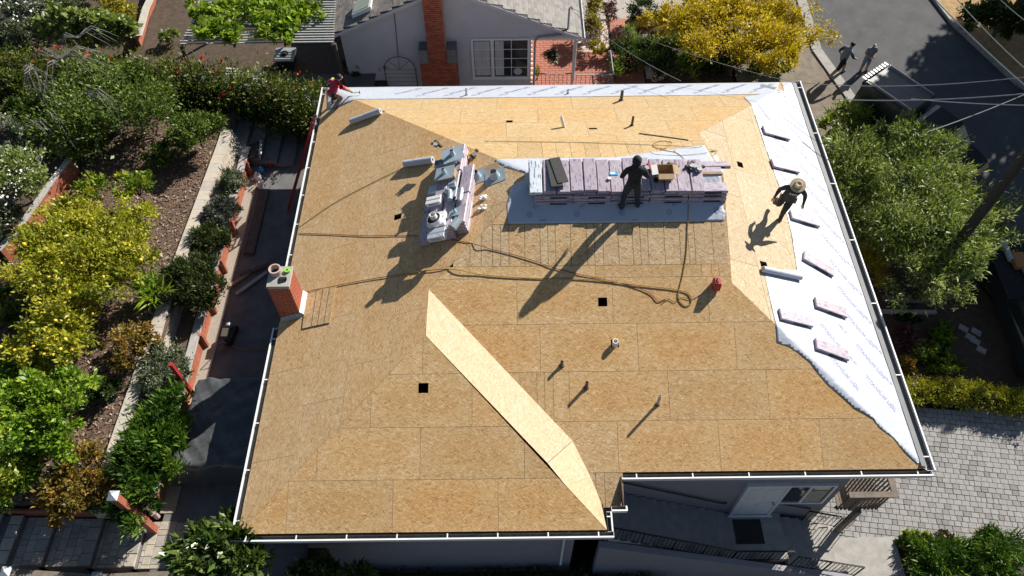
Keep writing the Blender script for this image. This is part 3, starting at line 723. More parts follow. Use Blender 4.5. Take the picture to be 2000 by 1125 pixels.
railing([(2.45, 6.2, -2.6), (6.05, 6.12, -4.5), (7.6, 6.1, -4.5)], 'long black iron railing running down the outer side of the front stairs')
railing([(7.72, 5.98, -4.58), (9.7, 5.85, -5.21)], 'short black iron railing over the sunlit lower flight')
railing([(8.45, 7.36, -4.95), (9.85, 7.2, -5.25)], 'black iron railing on the house side of the lower stairs')
hr = MB(); hr.tube([(2.6, 7.44, -1.75), (5.9, 7.44, -3.6), (6.0, 7.49, -3.65)], .025, 8); hr.tube([(7.5, 7.44, -3.65), (8.5, 7.44, -4.1)], .025, 8)
tag(hr.build('wall_handrail', M['steel']), 'black pipe handrail fixed along the house wall above the stairs', 'handrail')
# door, window, mat
fd = MB(); fd.box((6.33, 7.42, -4.47), (7.35, 7.499, -2.3)); fdo = fd.build('front_door', M['white'], house)
for a, b in (((6.25, 7.40, -4.5), (6.328, 7.5, -2.2)), ((7.352, 7.40, -4.5), (7.43, 7.5, -2.2)), ((6.329, 7.40, -2.298), (7.351, 7.5, -2.2)), ((6.2, 7.34, -4.499), (7.48, 7.399, -4.46))): MB().box(a, b).build('door_frame', M['white'], fdo)
MB().lathe((7.24, 7.42, -3.45), (0, -1, 0), [(0, .03), (.05, .03), (.07, .04), (.1, .03)], 10).build('door_handle', M['galv'], fdo)
for (zx, zy) in ((-3.3, -2.45), (-4.3, -3.5)):
    for (xa, xb) in ((6.43, 6.80), (6.88, 7.25)): MB().box((xa, 7.41, zx), (xb, 7.419, zy)).build('door_panel', M['white'], fdo)
tag(MB().box((6.32, 6.58, -4.497), (7.12, 7.28, -4.475)).build('door_mat', M['rubber']), 'black rubber door mat on the stair landing', 'door mat')
wx0, wx1, wz0, wz1 = 7.42, 8.62, -3.58, -2.34
wn = MB(); wn.box((wx0, 7.46, wz0), (wx1, 7.498, wz1)); wno = wn.build('window', M['glass'], house)
for a, b in (((wx0-.06, 7.42, wz0-.06), (wx1+.06, 7.5, wz0)), ((wx0-.06, 7.42, wz1), (wx1+.06, 7.5, wz1+.06)), ((wx0-.06, 7.42, wz0+.001), (wx0-.001, 7.5, wz1-.001)), ((wx1+.001, 7.42, wz0+.001), (wx1+.06, 7.5, wz1-.001)), (((wx0+wx1)/2-.03, 7.43, wz0+.001), ((wx0+wx1)/2+.03, 7.459, wz1-.001))): MB().box(a, b).build('frame', M['white'], wno)
MB().box((wx0+.66, 7.45, wz0+.03), (wx1-.05, 7.459, wz1-.35)).build('curtain', plain('curtain_beige', (.42, .37, .3), .9, .4, 9), wno)
# side deck
dk = empty('side_deck', (9.6, 8, -5.3), 'weathered brown timber deck with baluster railing at the house corner', 'deck')
dx1 = 10.15
for i in range(11): MB().box((8.95+.11*i, 7.2, -3.34), (9.045+.11*i, 10.2, -3.30)).build('deck_board', M['deckwood'], dk)
for y in (7.22, 8.6, 10.1): MB().box((8.93, y, -3.5), (dx1, y+.05, -3.345)).build('joist', M['deckwood'], dk)
MB().box((8.93, 7.12, -2.38), (dx1+.1, 7.28, -2.34)).build('rail_cap', M['deckwood'], dk); MB().box((dx1-.06, 7.281, -2.38), (dx1+.1, 10.2, -2.34)).build('rail_cap', M['deckwood'], dk)
for i in range(11): MB().box((8.97+.108*i, 7.18, -3.5), (9.01+.108*i, 7.215, -2.381)).build('baluster', M['deckwood'], dk)
for i in range(26): MB().box((dx1, 7.32+.108*i, -3.5), (dx1+.035, 7.36+.108*i, -2.381)).build('baluster', M['deckwood'], dk)
MB().box((9.3, 7.16, -3.5), (9.42, 7.29, -2.39)).build('post', M['deckwood'], dk); MB().box((9.52, 7.1, -5.5), (9.66, 7.24, -3.5)).build('post', M['deckwood'], dk)
# ------------------------------------------------------------------ neighbour house behind
NY = 25.0; AX, AZ = -2.28, 1.46; EL, ER = -6.87, 2.79; EZl, EZr = -.57, -.74
nh = empty('neighbor_house', (-2, 29, -3.4), 'lilac grey stucco house with brown shingle roof and red brick chimney', 'house')
g = MB(); yb = 35
g.add([(-6.5, NY, -3.5), (.86, NY, -3.5), (.86, NY, 0.0), (AX, NY, AZ-.06), (-6.5, NY, -.47)], [(0, 1, 2, 3, 4)])
g.add([(.86, NY, -1.0), (2.62, NY, -1.0), (2.62, NY, -.74), (.86, NY, .02)], [(0, 1, 2, 3)])
g.add([(-6.5, NY, -3.5), (-6.5, yb, -3.5), (-6.5, yb, -.5), (-6.5, NY, -.47)], [(0, 4-1, 2, 1)])
g.add([(.86, NY, -3.5), (.86, 29.5, -3.5), (.86, 29.5, .0), (.86, NY, .0)], [(0, 1, 2, 3)])
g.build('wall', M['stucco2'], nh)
M['shbase'] = plain('roof_felt', (.07, .065, .06), .9, .2)
def rline(x): return AZ+(x-AX)*((AZ-EZl)/(AX-EL)) if x < AX else AZ-(x-AX)*((AZ-EZr)/(ER-AX))
rb = MB(); y0 = NY-.32
for xa, xb in ((EL, AX), (ER, AX)):
    za, zb = rline(xa)-.03, rline(xb)-.03; rb.hexa([(xa, y0, za-.07), (xa, yb, za-.07), (xb, yb, zb-.07), (xb, y0, zb-.07)], [(xa, y0, za), (xa, yb, za), (xb, yb, zb), (xb, y0, zb)])
nrf = rb.build('roof', M['shbase'], nh)
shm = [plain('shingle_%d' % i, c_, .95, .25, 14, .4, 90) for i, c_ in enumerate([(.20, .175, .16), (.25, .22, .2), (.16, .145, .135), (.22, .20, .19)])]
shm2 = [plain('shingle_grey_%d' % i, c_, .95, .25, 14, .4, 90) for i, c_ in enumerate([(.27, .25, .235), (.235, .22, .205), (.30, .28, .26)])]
cnt = [0, 0]
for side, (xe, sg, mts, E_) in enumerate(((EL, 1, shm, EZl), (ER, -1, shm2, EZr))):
    sl2 = (AZ-E_)/abs(AX-xe); kk = math.hypot(1, sl2); tilt = math.atan(sl2)
    pro = []
    for q in mts:
        o = MB().obox((0, 0, .008), (.075, 0, 0), (0, .105, 0), (0, 0, .008)).build('shingle', q); COL.objects.unlink(o); pro.append(o)
    rest = MB(); c_ = []
    for r_ in range(0, 42):
        d_ = .07+r_*.125/kk*1.0; x = xe+sg*d_; off = (r_*.37) % .21
        if abs(x-xe) > abs(AX-xe): break
        for k_ in range(50):
            y = y0+.11+off-.21+k_*.212
            if y > yb-.1 or y < y0+.08: continue
            z = E_+sl2*d_-.03+.006
            u, v = PJ((x, y, z)); c_.append((v < -12 or u > 1145 or u < 630, -v, x, y, z))
    c_.sort()
    for i, (nv, _, x, y, z) in enumerate(c_):
        if i < 290 and not nv: inst('shingle', R.choice(pro), (x, y, z+R.uniform(0, .006)), nrf, (0, -sg*tilt+sg*.05, 0))
        else: rest.obox((x, y, z+.01), Vector((sg, 0, sl2)).normalized()*.075, (0, .105, 0), (0, 0, .008))
    if rest.v: tag(rest.build('shingle', mts[0], nrf), kind='stuff')
# white gutters, rake trim
gg = MB(); gg.box((EL-.13, y0-.02, EZl-.14), (EL-.1, yb, EZl-.02)); gg.box((EL-.1, y0-.02, EZl-.14), (EL, yb, EZl-.125)); gg.build('gutter', M['white'], nh)
gg = MB(); gg.box((ER+.1, y0-.02, EZr-.14), (ER+.13, yb, EZr-.02)); gg.box((ER, y0-.02, EZr-.14), (ER+.1, yb, EZr-.125)); g2 = gg.build('gutter', M['white'], nh)
dn = MB(); dn.tube([(ER+.05, y0+.05, EZr-.14), (2.62, NY-.05, EZr-.4), (2.6, NY-.05, -3.3)], .035, 8); dn.build('downspout', M['white'], nh)
for xa, xb in ((EL, AX), (ER, AX)):
    MB().bar((xa, y0-.012, rline(xa)-.1), (xb, y0-.012, rline(xb)-.1), .02, .11).build('rake_board', M['stucco2'], nh)
# skylight
a = Vector((-5.55, 25.55, rline(-5.55)+.1)); skl = MB(); sdir = Vector((AX-EL, 0, AZ-EZl)).normalized()
skl.obox(a, sdir*.42, (0, .4, 0), (0, 0, .09), .01); sko = skl.build('skylight', M['white'], nrf)
MB().obox(a+Vector((-.02, 0, .095)), sdir*.34, (0, .33, 0), (0, 0, .006)).build('skylight_pane', plain('skylight_glass', (.32, .36, .28), .1, .1), sko)
# brick chimney with individually laid bricks
nc = MB(); nc.box((-3.13, 24.45, -1.1), (-2.43, 24.99, 2.6)); nc.box((-3.5, 24.46, -3.5), (-2.04, 24.99, -1.75)); ncho = nc.build('chimney', M['mortar'], nh)
bm = [plain('brick_tone_%d' % i, c_, .85, .25, 16, .3, 90) for i, c_ in enumerate([(.36, .095, .05), (.30, .075, .045), (.42, .13, .07)])]
def brk(l_):
    r_ = []
    for q in bm: o = MB().obox((0, 0, 0), (l_/2, 0, 0), (0, .02, 0), (0, 0, .034), .004).build('brick', q); COL.objects.unlink(o); r_.append(o)
    return r_
BR = {l_: brk(l_) for l_ in (.165, .08)}
nb = 0
def courses(x0, x1, z0, z1, y):
    k_ = 0; z = z0+.04
    while z < z1:
        x = x0
        if k_ % 2: inst('brick', R.choice(BR[.08]), (x+.041, y, z), ncho); x += .0905
        while x < x1-.05:
            l_ = .165 if x1-x > .16 else .08; inst('brick', R.choice(BR[l_]), (x+l_/2, y-R.uniform(0, .004), z), ncho); x += l_+.0105
        z += .082; k_ += 1
courses(-3.13, -2.43, -1.75, 1.35, 24.44); courses(-3.5, -2.04, -2.95, -1.75, 24.455)
MB().box((-3.5, 24.46, -1.748), (-3.14, 24.99, -1.1)).build('chimney_shoulder', M['concdark'], ncho); MB().box((-2.42, 24.46, -1.748), (-2.04, 24.99, -1.1)).build('chimney_shoulder', M['concdark'], ncho)
# window with curtains
a0, a1, b0, b1 = -1.40, .72, -2.78, -1.04
wo = MB().box((a0, NY-.03, b0), (a1, NY-.005, b1)).build('window', M['glass'], nh)
for q in (((a0-.09, NY-.09, b0-.13), (a1+.09, NY, b0)), ((a0-.09, NY-.07, b1), (a1+.09, NY, b1+.08)), ((a0-.09, NY-.07, b0+.001), (a0, NY, b1-.001)), ((a1, NY-.07, b0+.001), (a1+.09, NY, b1-.001)), ((-.73, NY-.065, b0+.001), (-.6, NY-.031, b1-.001))): MB().box(*q).build('frame', M['white'], wo)
for i in range(1, 4):
    z = b0+(b1-b0)*i/4
    for xa, xb in ((a0, -.731), (-.599, a1)): MB().box((xa+.001, NY-.045, z-.012), (xb-.001, NY-.031, z+.012)).build('glazing_bar', M['white'], wo)
MB().box((.07, NY-.046, b0+.001), (.094, NY-.0311, b1-.001)).build('glazing_bar', M['white'], wo)
cu = plain('white_curtain', (.52, .52, .52), .9, .45, 3, stretch=(14, 1, .3))
for xa, xb in ((a0+.02, -.76), (-.56, -.22)): MB().box((xa, NY-.0306, b0+.05), (xb, NY-.0301, b1-.06)).build('curtain', cu, wo)
MB().lathe((.34, NY-.0315, -2.55), (0, -1, 0), [(0, .17), (.0008, .16)], 20).build('plate', plain('plate_white', (.45, .47, .5), .4, .1), wo)
# porch: tiled floor, posts, railing, lit wall
M['tile'] = plain('terracotta_tile', (.42, .16, .11), .8, .18, 9, .2, 60); M['grout'] = plain('pale_grout', (.62, .50, .44), .9, .1)
pcf = sheet('porch_floor', [(.87, 24.7), (4.35, 24.7), (4.35, 29.3), (.87, 29.3)], lambda x, y: -3.35, M['grout'])
tl_ = MB().obox((0, 0, .012), (.145, 0, 0), (0, .07, 0), (0, 0, .012), .003).build('floor_tile', M['tile']); COL.objects.unlink(tl_)
for j in range(30):
    for i in range(12):
        x = 1.02+.304*i-(.15 if j % 2 else 0); y = 24.79+.154*j
        if x < .9 or x > 4.3 or len([1 for _ in ()]): continue
        if 24.6 < y < 29.2 and not (x > 3.1 and y > 27.2): inst('floor_tile', tl_, (x, y, -3.35), pcf)
pr_ = MB(); pr_.box((2.52, NY-.02, -3.35), (2.63, NY+.1, -1.0)); pr_.box((.87, NY, -1.1), (2.62, NY+.1, -1.0)); pr_.build('porch_post', M['white'], nh)
prl = empty('porch_railing', (2.6, 24.8, -3.35), 'thin iron railing edging the neighbor porch', 'railing')
for a, b in (((.95, 24.85, -3.35), (2.5, 24.85, -3.35)), ((2.7, 24.75, -3.35), (4.2, 24.75, -3.35)), ((4.2, 24.75, -3.35), (4.2, 26.3, -3.35))):
    a, b = Vector(a), Vector(b); MB().bar(a+Vector((0, 0, .75)), b+Vector((0, 0, .75)), .04, .03).build('handrail', M['galv'], prl)
    n_ = int((b-a).length/.17)
    for i in range(n_+1): p = a+(b-a)*i/n_; MB().box((p.x-.009, p.y-.009, p.z), (p.x+.009, p.y+.009, p.z+.75)).build('baluster', M['galv'], prl)
walk = sheet('red_walk', [(4.36, 24), (5.6, 24), (5.7, 29.6), (4.5, 29.6)], lambda x, y: -3.42, M['tile'])
sheet('concrete_walk', [(3.2, 29.61), (9.5, 29.61), (9.5, 40), (3.2, 40)], lambda x, y: -3.44, plain('path_concrete', (.40, .36, .32), .9, .15, 3))
lw = MB(); lw.box((5.71, 25.5, -3.5), (5.95, 29.9, -2.9)); tag(lw.build('low_wall', M['conc']), 'low pale wall edging the red walkway', 'wall')
# service mast, cable and hanging basket
ms = MB(); ms.tube([(1.0, NY-.08, -3.4), (1.0, NY-.08, -1.1), (1.12, NY-.08, -.92), (2.05, NY-.1, -.78), (2.25, NY-.12, -.55), (2.25, NY-.2, .45), (2.32, NY-.2, .5), (2.36, NY-.2, .4)], .04, 8)
ms.build('service_mast', M['galv'], nh)
tag(MB().tube([(-4.28, NY-.03, 1.0), (-4.3, NY-.02, 0), (-4.37, NY-.03, -1.4), (-4.38, NY-.1, -1.7)], .012, 5).build('wall_cable', M['rubber']), 'black cable hanging down the lilac wall to the trellis arch', 'cable')
arch = MB(); ac = Vector((-4.38, NY-.15, -2.3))
arch.tube([ac+Vector((.62*math.cos(t), 0, .62*math.sin(t))) for t in [PI*k/14 for k in range(15)]], .016, 6)
for s_ in (-1, 1): arch.tube([ac+Vector((.62*s_, 0, 0)), ac+Vector((.62*s_, 0, -1.1))], .016, 6)
for k_ in range(5): arch.tube([ac+Vector((-.62, 0, -.2*k_)), ac+Vector((.62, 0, -.2*k_))], .008, 5)
for t in (.8, 1.57, 2.35): arch.tube([ac, ac+Vector((.62*math.cos(t), 0, .62*math.sin(t)))], .008, 5)
tag(arch.build('trellis_arch', M['steel']), 'black wire trellis arch against the lilac wall', 'trellis')
hb = empty('hanging_basket', (1.72, 25.2, -1.9), 'dark hanging basket with trailing plant under the porch beam', 'hanging basket')
MB().lathe((1.72, 25.2, -2.15), (0, 0, 1), [(0, .05), (.06, .15), (.2, .22), (.24, .22)], 14).build('basket', M['black'], hb); MB().tube([(1.72, 25.2, -1.9), (1.72, 25.2, -1.1)], .006, 4).build('chain', M['steel'], hb)
# ------------------------------------------------------------------ pergola
pg = empty('pergola', (-9.4, 25.3, -2.7), 'long slatted pergola roof half covered with vine', 'pergola')
gA, gB, gC, gD = Z(350, 88, -.35), Z(652, 84, -.35), Z(658, -30, -.35), Z(408, -30, -.35)
M['slat'] = plain('weathered_slat', (.36, .37, .36), .85, .2, 8)
for i in range(24):
    t = (i+.5)/24; a = gA.lerp(gD, t); b = gB.lerp(gC, t); MB().bar(a+Vector((R.uniform(-.05, .05), 0, 0)), b, .055, .035).build('slat', M['slat'], pg)
for t in (.02, .35, .68, .98):
    a = gA.lerp(gB, t)-Vector((0, 0, .09)); b = gD.lerp(gC, t)-Vector((0, 0, .09)); MB().bar(a, b, .06, .12).build('beam', M['darkwood'], pg)
for p in (gA, gB, gC, gD): MB().box((p.x-.05, p.y-.05+.1, -2.9), (p.x+.05, p.y+.15, -.45)).build('post', M['darkwood'], pg)
sheet('back_yard', [(-26, 22.6), (-6.6, 22.6), (-6.6, 40), (-26, 40)], lambda x, y: -2.75, M['soil'], bumpy=.03, step=.7)
sheet('brick_patio', [(-9.7, 22.2), (-6.55, 22.2), (-6.55, 27), (-9.7, 27)], lambda x, y: -2.7, plain('brick_paving', (.12, .075, .06), .9, .3, 8))
sheet('white_slab', [(-11.6, 23.2), (-9.75, 22.6), (-9.75, 25.2), (-11.6, 25.6)], lambda x, y: -2.68, plain('pale_slab', (.60, .62, .58), .85, .12, 3))
fp_ = empty('fire_pit', (-8.9, 24.2, -2.7), 'square grey fire pit table with dark bowl on brick patio', 'fire pit')
q = Z(556, 106, -2.2); MB().box((q.x-.33, q.y-.33, -2.7), (q.x+.33, q.y+.33, -2.26)).build('pit_base', M['black'], fp_); MB().obox((q.x, q.y, -2.22), (.42, 0, 0), (0, .42, 0), (0, 0, .035), .01).build('pit_top', M['galv'], fp_)
MB().lathe((q.x, q.y, -2.185), (0, 0, 1), [(0, .16), (.06, .15), (.1, .05)], 12).build('bowl', M['black'], fp_)
gw = empty('garden_edging', (-14, 27, -2.7), 'curved red garden edging wall with pale top', 'wall')
ep = [Z(*q, -2.2) for q in ((265, 73), (272, 50), (280, 20), (292, -5), (300, -40))]
for a, b in zip(ep, ep[1:]):
    MB().bar(a-Vector((0, 0, .2)), b-Vector((0, 0, .2)), .12, .5).build('edging_block', M['redwood'], gw); MB().bar(a+Vector((.12, 0, .06)), b+Vector((.12, 0, .06)), .3, .05).build('coping', M['capblk'], gw)
# ------------------------------------------------------------------ utility pole and wires
pb = G(1782, 590); pole = empty('utility_pole', pb, 'tall wooden utility pole coloured dark for tree shade, with metal climbing steps', 'utility pole')
ptop = pb+Vector((.1, 0, 8.6)); M['polewood_shaded'] = plain('pole_wood_shaded', (.032, .028, .022), .9, .3, 5, stretch=(6, 6, .6))  # near-black base colour has the shade of the trees put into the wood
MB().tube([pb, pb+(ptop-pb)*.5, ptop], [.17, .16, .14], 12).build('pole_shaft', M['polewood_shaded'], pole)
for i in range(12):
    p = pb+(ptop-pb)*(.28+.055*i); s_ = 1 if i % 2 else -1; MB().tube([p, p+Vector((.27*s_, -.12, 0))], .012, 5).build('climbing_step', M['galv'], pole)
M['wire'] = plain('cable_pale', (.42, .42, .42), .4, .1)
def wire(a, b, sag, label, r=.013):
    a, b = Vector(a), Vector(b); tag(MB().tube([a.lerp(b, t/10)-Vector((0, 0, sag*4*(t/10)*(1-t/10))) for t in range(11)], r, 5).build('overhead_wire', M['wire']), label, 'wire', 'overhead wires above the street')
def WZ(u, v, z): return Z(u, v, z)
wire(WZ(1800, -30, 2.2), WZ(2030, 190, 2.2), .1, 'thickest pale overhead wire crossing above the shaded street', .02)
wire(WZ(1845, -30, 2.5), WZ(2030, 158, 2.5), .1, 'thinner pale overhead wire beside the thick one above the shaded street', .016)
wire(WZ(1935, -20, 4), WZ(2030, 60, 4), .05, 'short overhead wire crossing the dark roadside trees', .013)
wire(WZ(1568, 162, 1.2), WZ(2030, 147, 2.2), .25, 'thin overhead wire passing just above the truck canopy')
wire(WZ(1630, 194, 1.2), WZ(2030, 180, 2.2), .15, 'overhead wire passing above the truck cab roof', .017)
wire(WZ(1780, 193, 1.9), WZ(2030, 206, 2.2), .05, 'overhead wire branching low past the utility pole', .015)
wire(WZ(1810, 258, 1.6), WZ(2030, 172, 2.2), .08, 'slanting overhead wire above the truck bonnet')
wire(Vector((2.32, 24.8, .45)), WZ(1560, 163, 1.5), .25, 'thin service wire running from the neighbor mast over the shrubs', .009)
wire(Vector((2.34, 24.8, .35)), WZ(1330, 158, 1.0), .2, 'second thin service wire sagging in front of the porch', .009)
# ------------------------------------------------------------------ pickup with canopy
def car_body(prof, half, y_in=.0):
    """prof: list of (x, z_bottom, z_top, half width at top) stations"""
    g = MB(); vs = []
    for x, zb, zm, zt, hb, ht in prof: vs += [(x, -hb, zb), (x, -hb, zm), (x, -ht, zt), (x, ht, zt), (x, hb, zm), (x, hb, zb)]
    fs = []
    for i in range(len(prof)-1):
        for k_ in range(6): a = i*6+k_; b = i*6+(k_+1) % 6; fs.append((a, b, b+6, a+6))
    fs.append(tuple(range(5, -1, -1))); e_ = (len(prof)-1)*6; fs.append(tuple(range(e_, e_+6)))
    return g.add(vs, fs)
M['carpaint'], t_, b_ = nodes('dark_green_paint'); b_.inputs['Base Color'].default_value = (.018, .03, .032, 1); b_.inputs['Roughness'].default_value = .3; b_.inputs['Coat Weight'].default_value = .5
M['canopy'] = plain('canopy_grey', (.10, .105, .112), .4, .15, 4); M['tyre'] = plain('tyre', (.02, .02, .02), .8, .2); M['chrome'] = plain('rim', (.5, .5, .5), .3, .05, metal=.8)
def truck(p, q, label, group, canopy=True):
    p, q = Vector(p), Vector(q); d = q-p; az = math.atan2(d.y, d.x)
    t = empty('pickup_truck', p, label, 'truck', group, az); pit = math.atan2(d.z, math.hypot(d.x, d.y)); t.rotation_euler = (0, -pit, az)
    car_body([(0, .45, .85, .98, .88, .88), (.05, .42, .9, 1.0, .9, .9), (2.2, .42, .95, 1.02, .9, .9), (2.25, .4, .95, 1.02, .9, .9), (3.9, .4, .95, 1.05, .92, .86), (4.6, .42, .9, 1.03, .9, .8), (5.15, .45, .8, .92, .86, .74), (5.25, .48, .7, .8, .8, .7)], 0).build('body', M['carpaint'], t, local=True, smooth=False)
    cab = car_body([(2.3, 1.03, 1.05, 1.06, .86, .84), (2.42, 1.03, 1.35, 1.68, .86, .68), (2.6, 1.03, 1.4, 1.74, .86, .68), (3.5, 1.03, 1.4, 1.73, .86, .67), (3.65, 1.03, 1.35, 1.68, .86, .66), (4.25, 1.03, 1.05, 1.07, .85, .8)], 0).build('cab', M['carpaint'], t, local=True)
    g = MB(); g.add([(3.69, -.62, 1.64), (3.69, .62, 1.64), (4.2, .74, 1.12), (4.2, -.74, 1.12)], [(0, 3, 2, 1)]); g.v = [(x+.012, y, z+.012) for x, y, z in g.v]; g.build('windshield', M['glass'], cab, local=True)
    for s_ in (-1, 1):
        MB().add([(2.55, s_*.845, 1.15), (3.85, s_*.85, 1.12), (3.55, s_*.715, 1.6), (2.6, s_*.715, 1.6)], [(0, 1, 2, 3) if s_ < 0 else (3, 2, 1, 0)]).build('side_window', M['glass'], cab, local=True)
        MB().obox((3.95, s_*1.02, 1.15), (.06, 0, 0), (0, .11, 0), (0, 0, .09), .03).build('mirror', M['carpaint'], t, local=True)
        MB().obox((5.22, s_*.6, .72), (.04, 0, 0), (0, .13, 0), (0, 0, .07), .02).build('headlight', M['chrome'], t, local=True)
        for x in (.95, 4.35):
            w_ = MB().lathe((x, s_*.78, .36), (0, s_, 0), [(-.1, .25), (-.1, .36), (.1, .36), (.12, .33), (.12, .22)], 18).build('wheel', M['tyre'], t, local=True); MB().lathe((x, s_*.78, .36), (0, s_, 0), [(.06, .23), (.1, .21), (.11, .06)], 14).build('rim', M['chrome'], w_, local=True)
    if canopy:
        c_ = car_body([(.02, 1.02, 1.2, 1.72, .88, .74), (.1, 1.02, 1.3, 1.82, .89, .77), (2.1, 1.02, 1.3, 1.86, .89, .77), (2.2, 1.02, 1.25, 1.8, .88, .75)], 0).build('canopy', M['carpaint'], t, local=True)
        MB().obox((1.1, 0, 1.865), Vector((1.02, 0, .02)), (0, .76, 0), (0, 0, .012), .006).build('canopy_roof', M['canopy'], c_, local=True)
        for s_ in (-1, 1): MB().bar((.1, s_*.7, 1.92), (2.1, s_*.7, 1.95), .04, .05).build('roof_rack', M['chrome'], c_, local=True)
        MB().obox((-.0, 0, 1.42), (.012, 0, 0), (0, .68, 0), (-.05, 0, .3)).build('rear_window', M['glass'], c_, local=True)
        for k_ in range(9): MB().box((-.16, -.70+k_*.17, 1.86), (.02, -.61+k_*.17, 1.885)).build('tailgate_slat', M['galv'], t, local=True)
    else:
        b = MB(); b.obox((1.15, 0, 1.06), (1.1, 0, 0), (0, .86, 0), (0, 0, .03)); b.build('bed_floor', M['black'], t, local=True)
    return t
a_, b_ = G(1672, 210), G(1870, 355)
truck(a_+Vector((0, 0, .0)), a_+(b_-a_), 'dark green pickup truck with grey bed canopy parked on the street', None)
a_ = G(1938, 505); b_ = G(1998, 645)
t2 = truck(a_, b_, 'dark work truck with loaded bed and ladder rack at the kerb', None, False)
lad = MB(); d = (b_-a_).normalized(); sd = Vector((-d.y, d.x, 0)).normalized(); c_ = a_+d*.2+Vector((0, 0, 1.6))+sd*.55
for s_ in (0, .38): lad.bar(c_+sd*s_-d*.8, c_+sd*s_+d*3.2, .03, .07)
for i in range(13): lad.bar(c_-d*.7+d*.31*i, c_+sd*.38-d*.7+d*.31*i, .03, .03)
tag(lad.build('aluminium_ladder', M['galv']), 'aluminium ladder carried on the rack of the work truck', 'ladder')
cg = [((.5, .55, .62), 'pale blue roll of sheeting lying in the truck bed'), ((.5, .22, .08), 'orange bag lying in the truck bed'), ((.6, .55, .45), 'flattened cardboard box in the truck bed')]
for i, (cc, lb) in enumerate(cg):
    p = a_+d*(.5+.45*i)+Vector((0, 0, 1.2))+sd*(-.3+.25*i); mt = plain('cargo_%d' % i, cc, .6, .1)
    o = (MB().lathe(p-d*.5, d, [(0, .09), (.9, .1), (.9, .04)], 12) if i == 0 else MB().obox(p, d*.3, sd*.22, Vector((0, 0, .12)), .05)).build(('sheeting_roll', 'tool_bag', 'cardboard_box')[i], mt); tag(o, lb, ('roll', 'bag', 'box')[i])
# ------------------------------------------------------------------ underlayment sheets
def paper(name):
    mt, t, b = nodes(name); tc = N(t, 'ShaderNodeTexCoord')
    nz = N(t, 'ShaderNodeTexNoise'); nz.inputs['Scale'].default_value = 2; nz.inputs['Detail'].default_value = 5; L(t, tc.outputs['Object'], nz.inputs['Vector'])
    L(t, ramp(t, nz.outputs[0], [(.3, (.45, .485, .55)), (.7, (.495, .525, .585))]), b.inputs['Base Color'])
    b.inputs['Roughness'].default_value = .38; b.inputs['Specular IOR Level'].default_value = .6
    n2 = N(t, 'ShaderNodeTexNoise'); n2.inputs['Scale'].default_value = 3.2; n2.inputs['Detail'].default_value = 4; n2.inputs['Distortion'].default_value = 1.2; L(t, tc.outputs['Object'], n2.inputs['Vector'])
    bp = N(t, 'ShaderNodeBump'); bp.inputs['Strength'].default_value = .4; bp.inputs['Distance'].default_value = .05; L(t, n2.outputs[0], bp.inputs['Height']); L(t, bp.outputs[0], b.inputs['Normal'])
    return mt
M['paper'] = paper('underlayment'); M['ink'] = plain('blue_print', (.30, .31, .46), .5, .1)
def shz(x, y, amp): return roofz(min(max(x, XL), XR), y)+.021+amp*(.5+.5*noise2(x*2.2+y, y*2.6-x*.7, 2))*(1+.8*noise2(x*.8, y*.9, 5))
def drape(name, poly, amp, label, step=.14):
    vs = []; fs = []; idx = {}
    xs = [p[0] for p in poly]; ys = [p[1] for p in poly]
    def vi(x, y):
        k_ = (round(x, 4), round(y, 4))
        if k_ not in idx: idx[k_] = len(vs); vs.append((x, y, shz(x, y, amp)))
        return idx[k_]
    x = min(xs)
    while x < max(xs):
        y = min(ys)
        while y < max(ys):
            c_ = cliprect(poly, x, y, x+step, y+step)
            if len(c_) > 2 and abs(area(c_)) > 1e-6:
                if area(c_) < 0: c_ = c_[::-1]
                f_ = []
                for q in c_:
                    i = vi(*q)
                    if i not in f_: f_.append(i)
                if len(f_) > 2: fs.append(tuple(f_))
            y += step
        x += step
    o = mk(name, vs, fs, M['paper'], smooth=True); tag(o, label, 'underlayment', 'roofing underlayment sheets'); md = o.modifiers.new('thick', 'SOLIDIFY'); md.thickness = .003
    return o
def RP_(*L_): return [(lambda p: (p.x, p.y))(onroof(*q)) for q in L_]
u1 = drape('underlayment_sheet', RP_((1452, 191), (1467, 206), (1497, 296), (1525, 376), (1545, 455), (1556, 528), (1492, 528), (1503, 585), (1515, 640), (1517, 670), (1540, 677), (1560, 690), (1582, 708), (1600, 733), (1616, 752), (1650, 780), (1668, 797), (1705, 818), (1718, 836), (1745, 856), (1768, 885))+[(XR-.2, Yf+.1), (XR-.1, Yf+.12), (XR-.1, Yb-.03), (XR-.5, Yb-.06)]+RP_((1530, 179)), .009, 'wide wrinkled white underlayment covering the sunny right roof slope', .07)
u2 = drape('underlayment_sheet', [(XL+.02, Yb-.03), (XR-.55, Yb-.03), (XR-1.0, Yb-1.14), (6, Yb-1.2), (0, Yb-1.21), (-3, Yb-1.22)]+RP_((700, 195), (668, 207), (640, 216)), .008, 'narrow pale underlayment strip along the back eave', .16)
u3 = drape('underlayment_sheet', RP_((966, 314), (1200, 308), (1400, 304), (1414, 341), (1414, 433), (1210, 436), (993, 438), (990, 402), (999, 364), (1026, 353), (1026, 338), (985, 327)), .01, 'blue grey underlayment laid over the ridge under the bundles', .07)
# ridge slot left open at the right end of the ridge
MB().box((4.62, Ym-.04, roofz(5, Ym)+.02), (Xg-.02, Ym+.045, roofz(5, Ym)+.042)).build('ridge_slot', M['rafter'], roof)
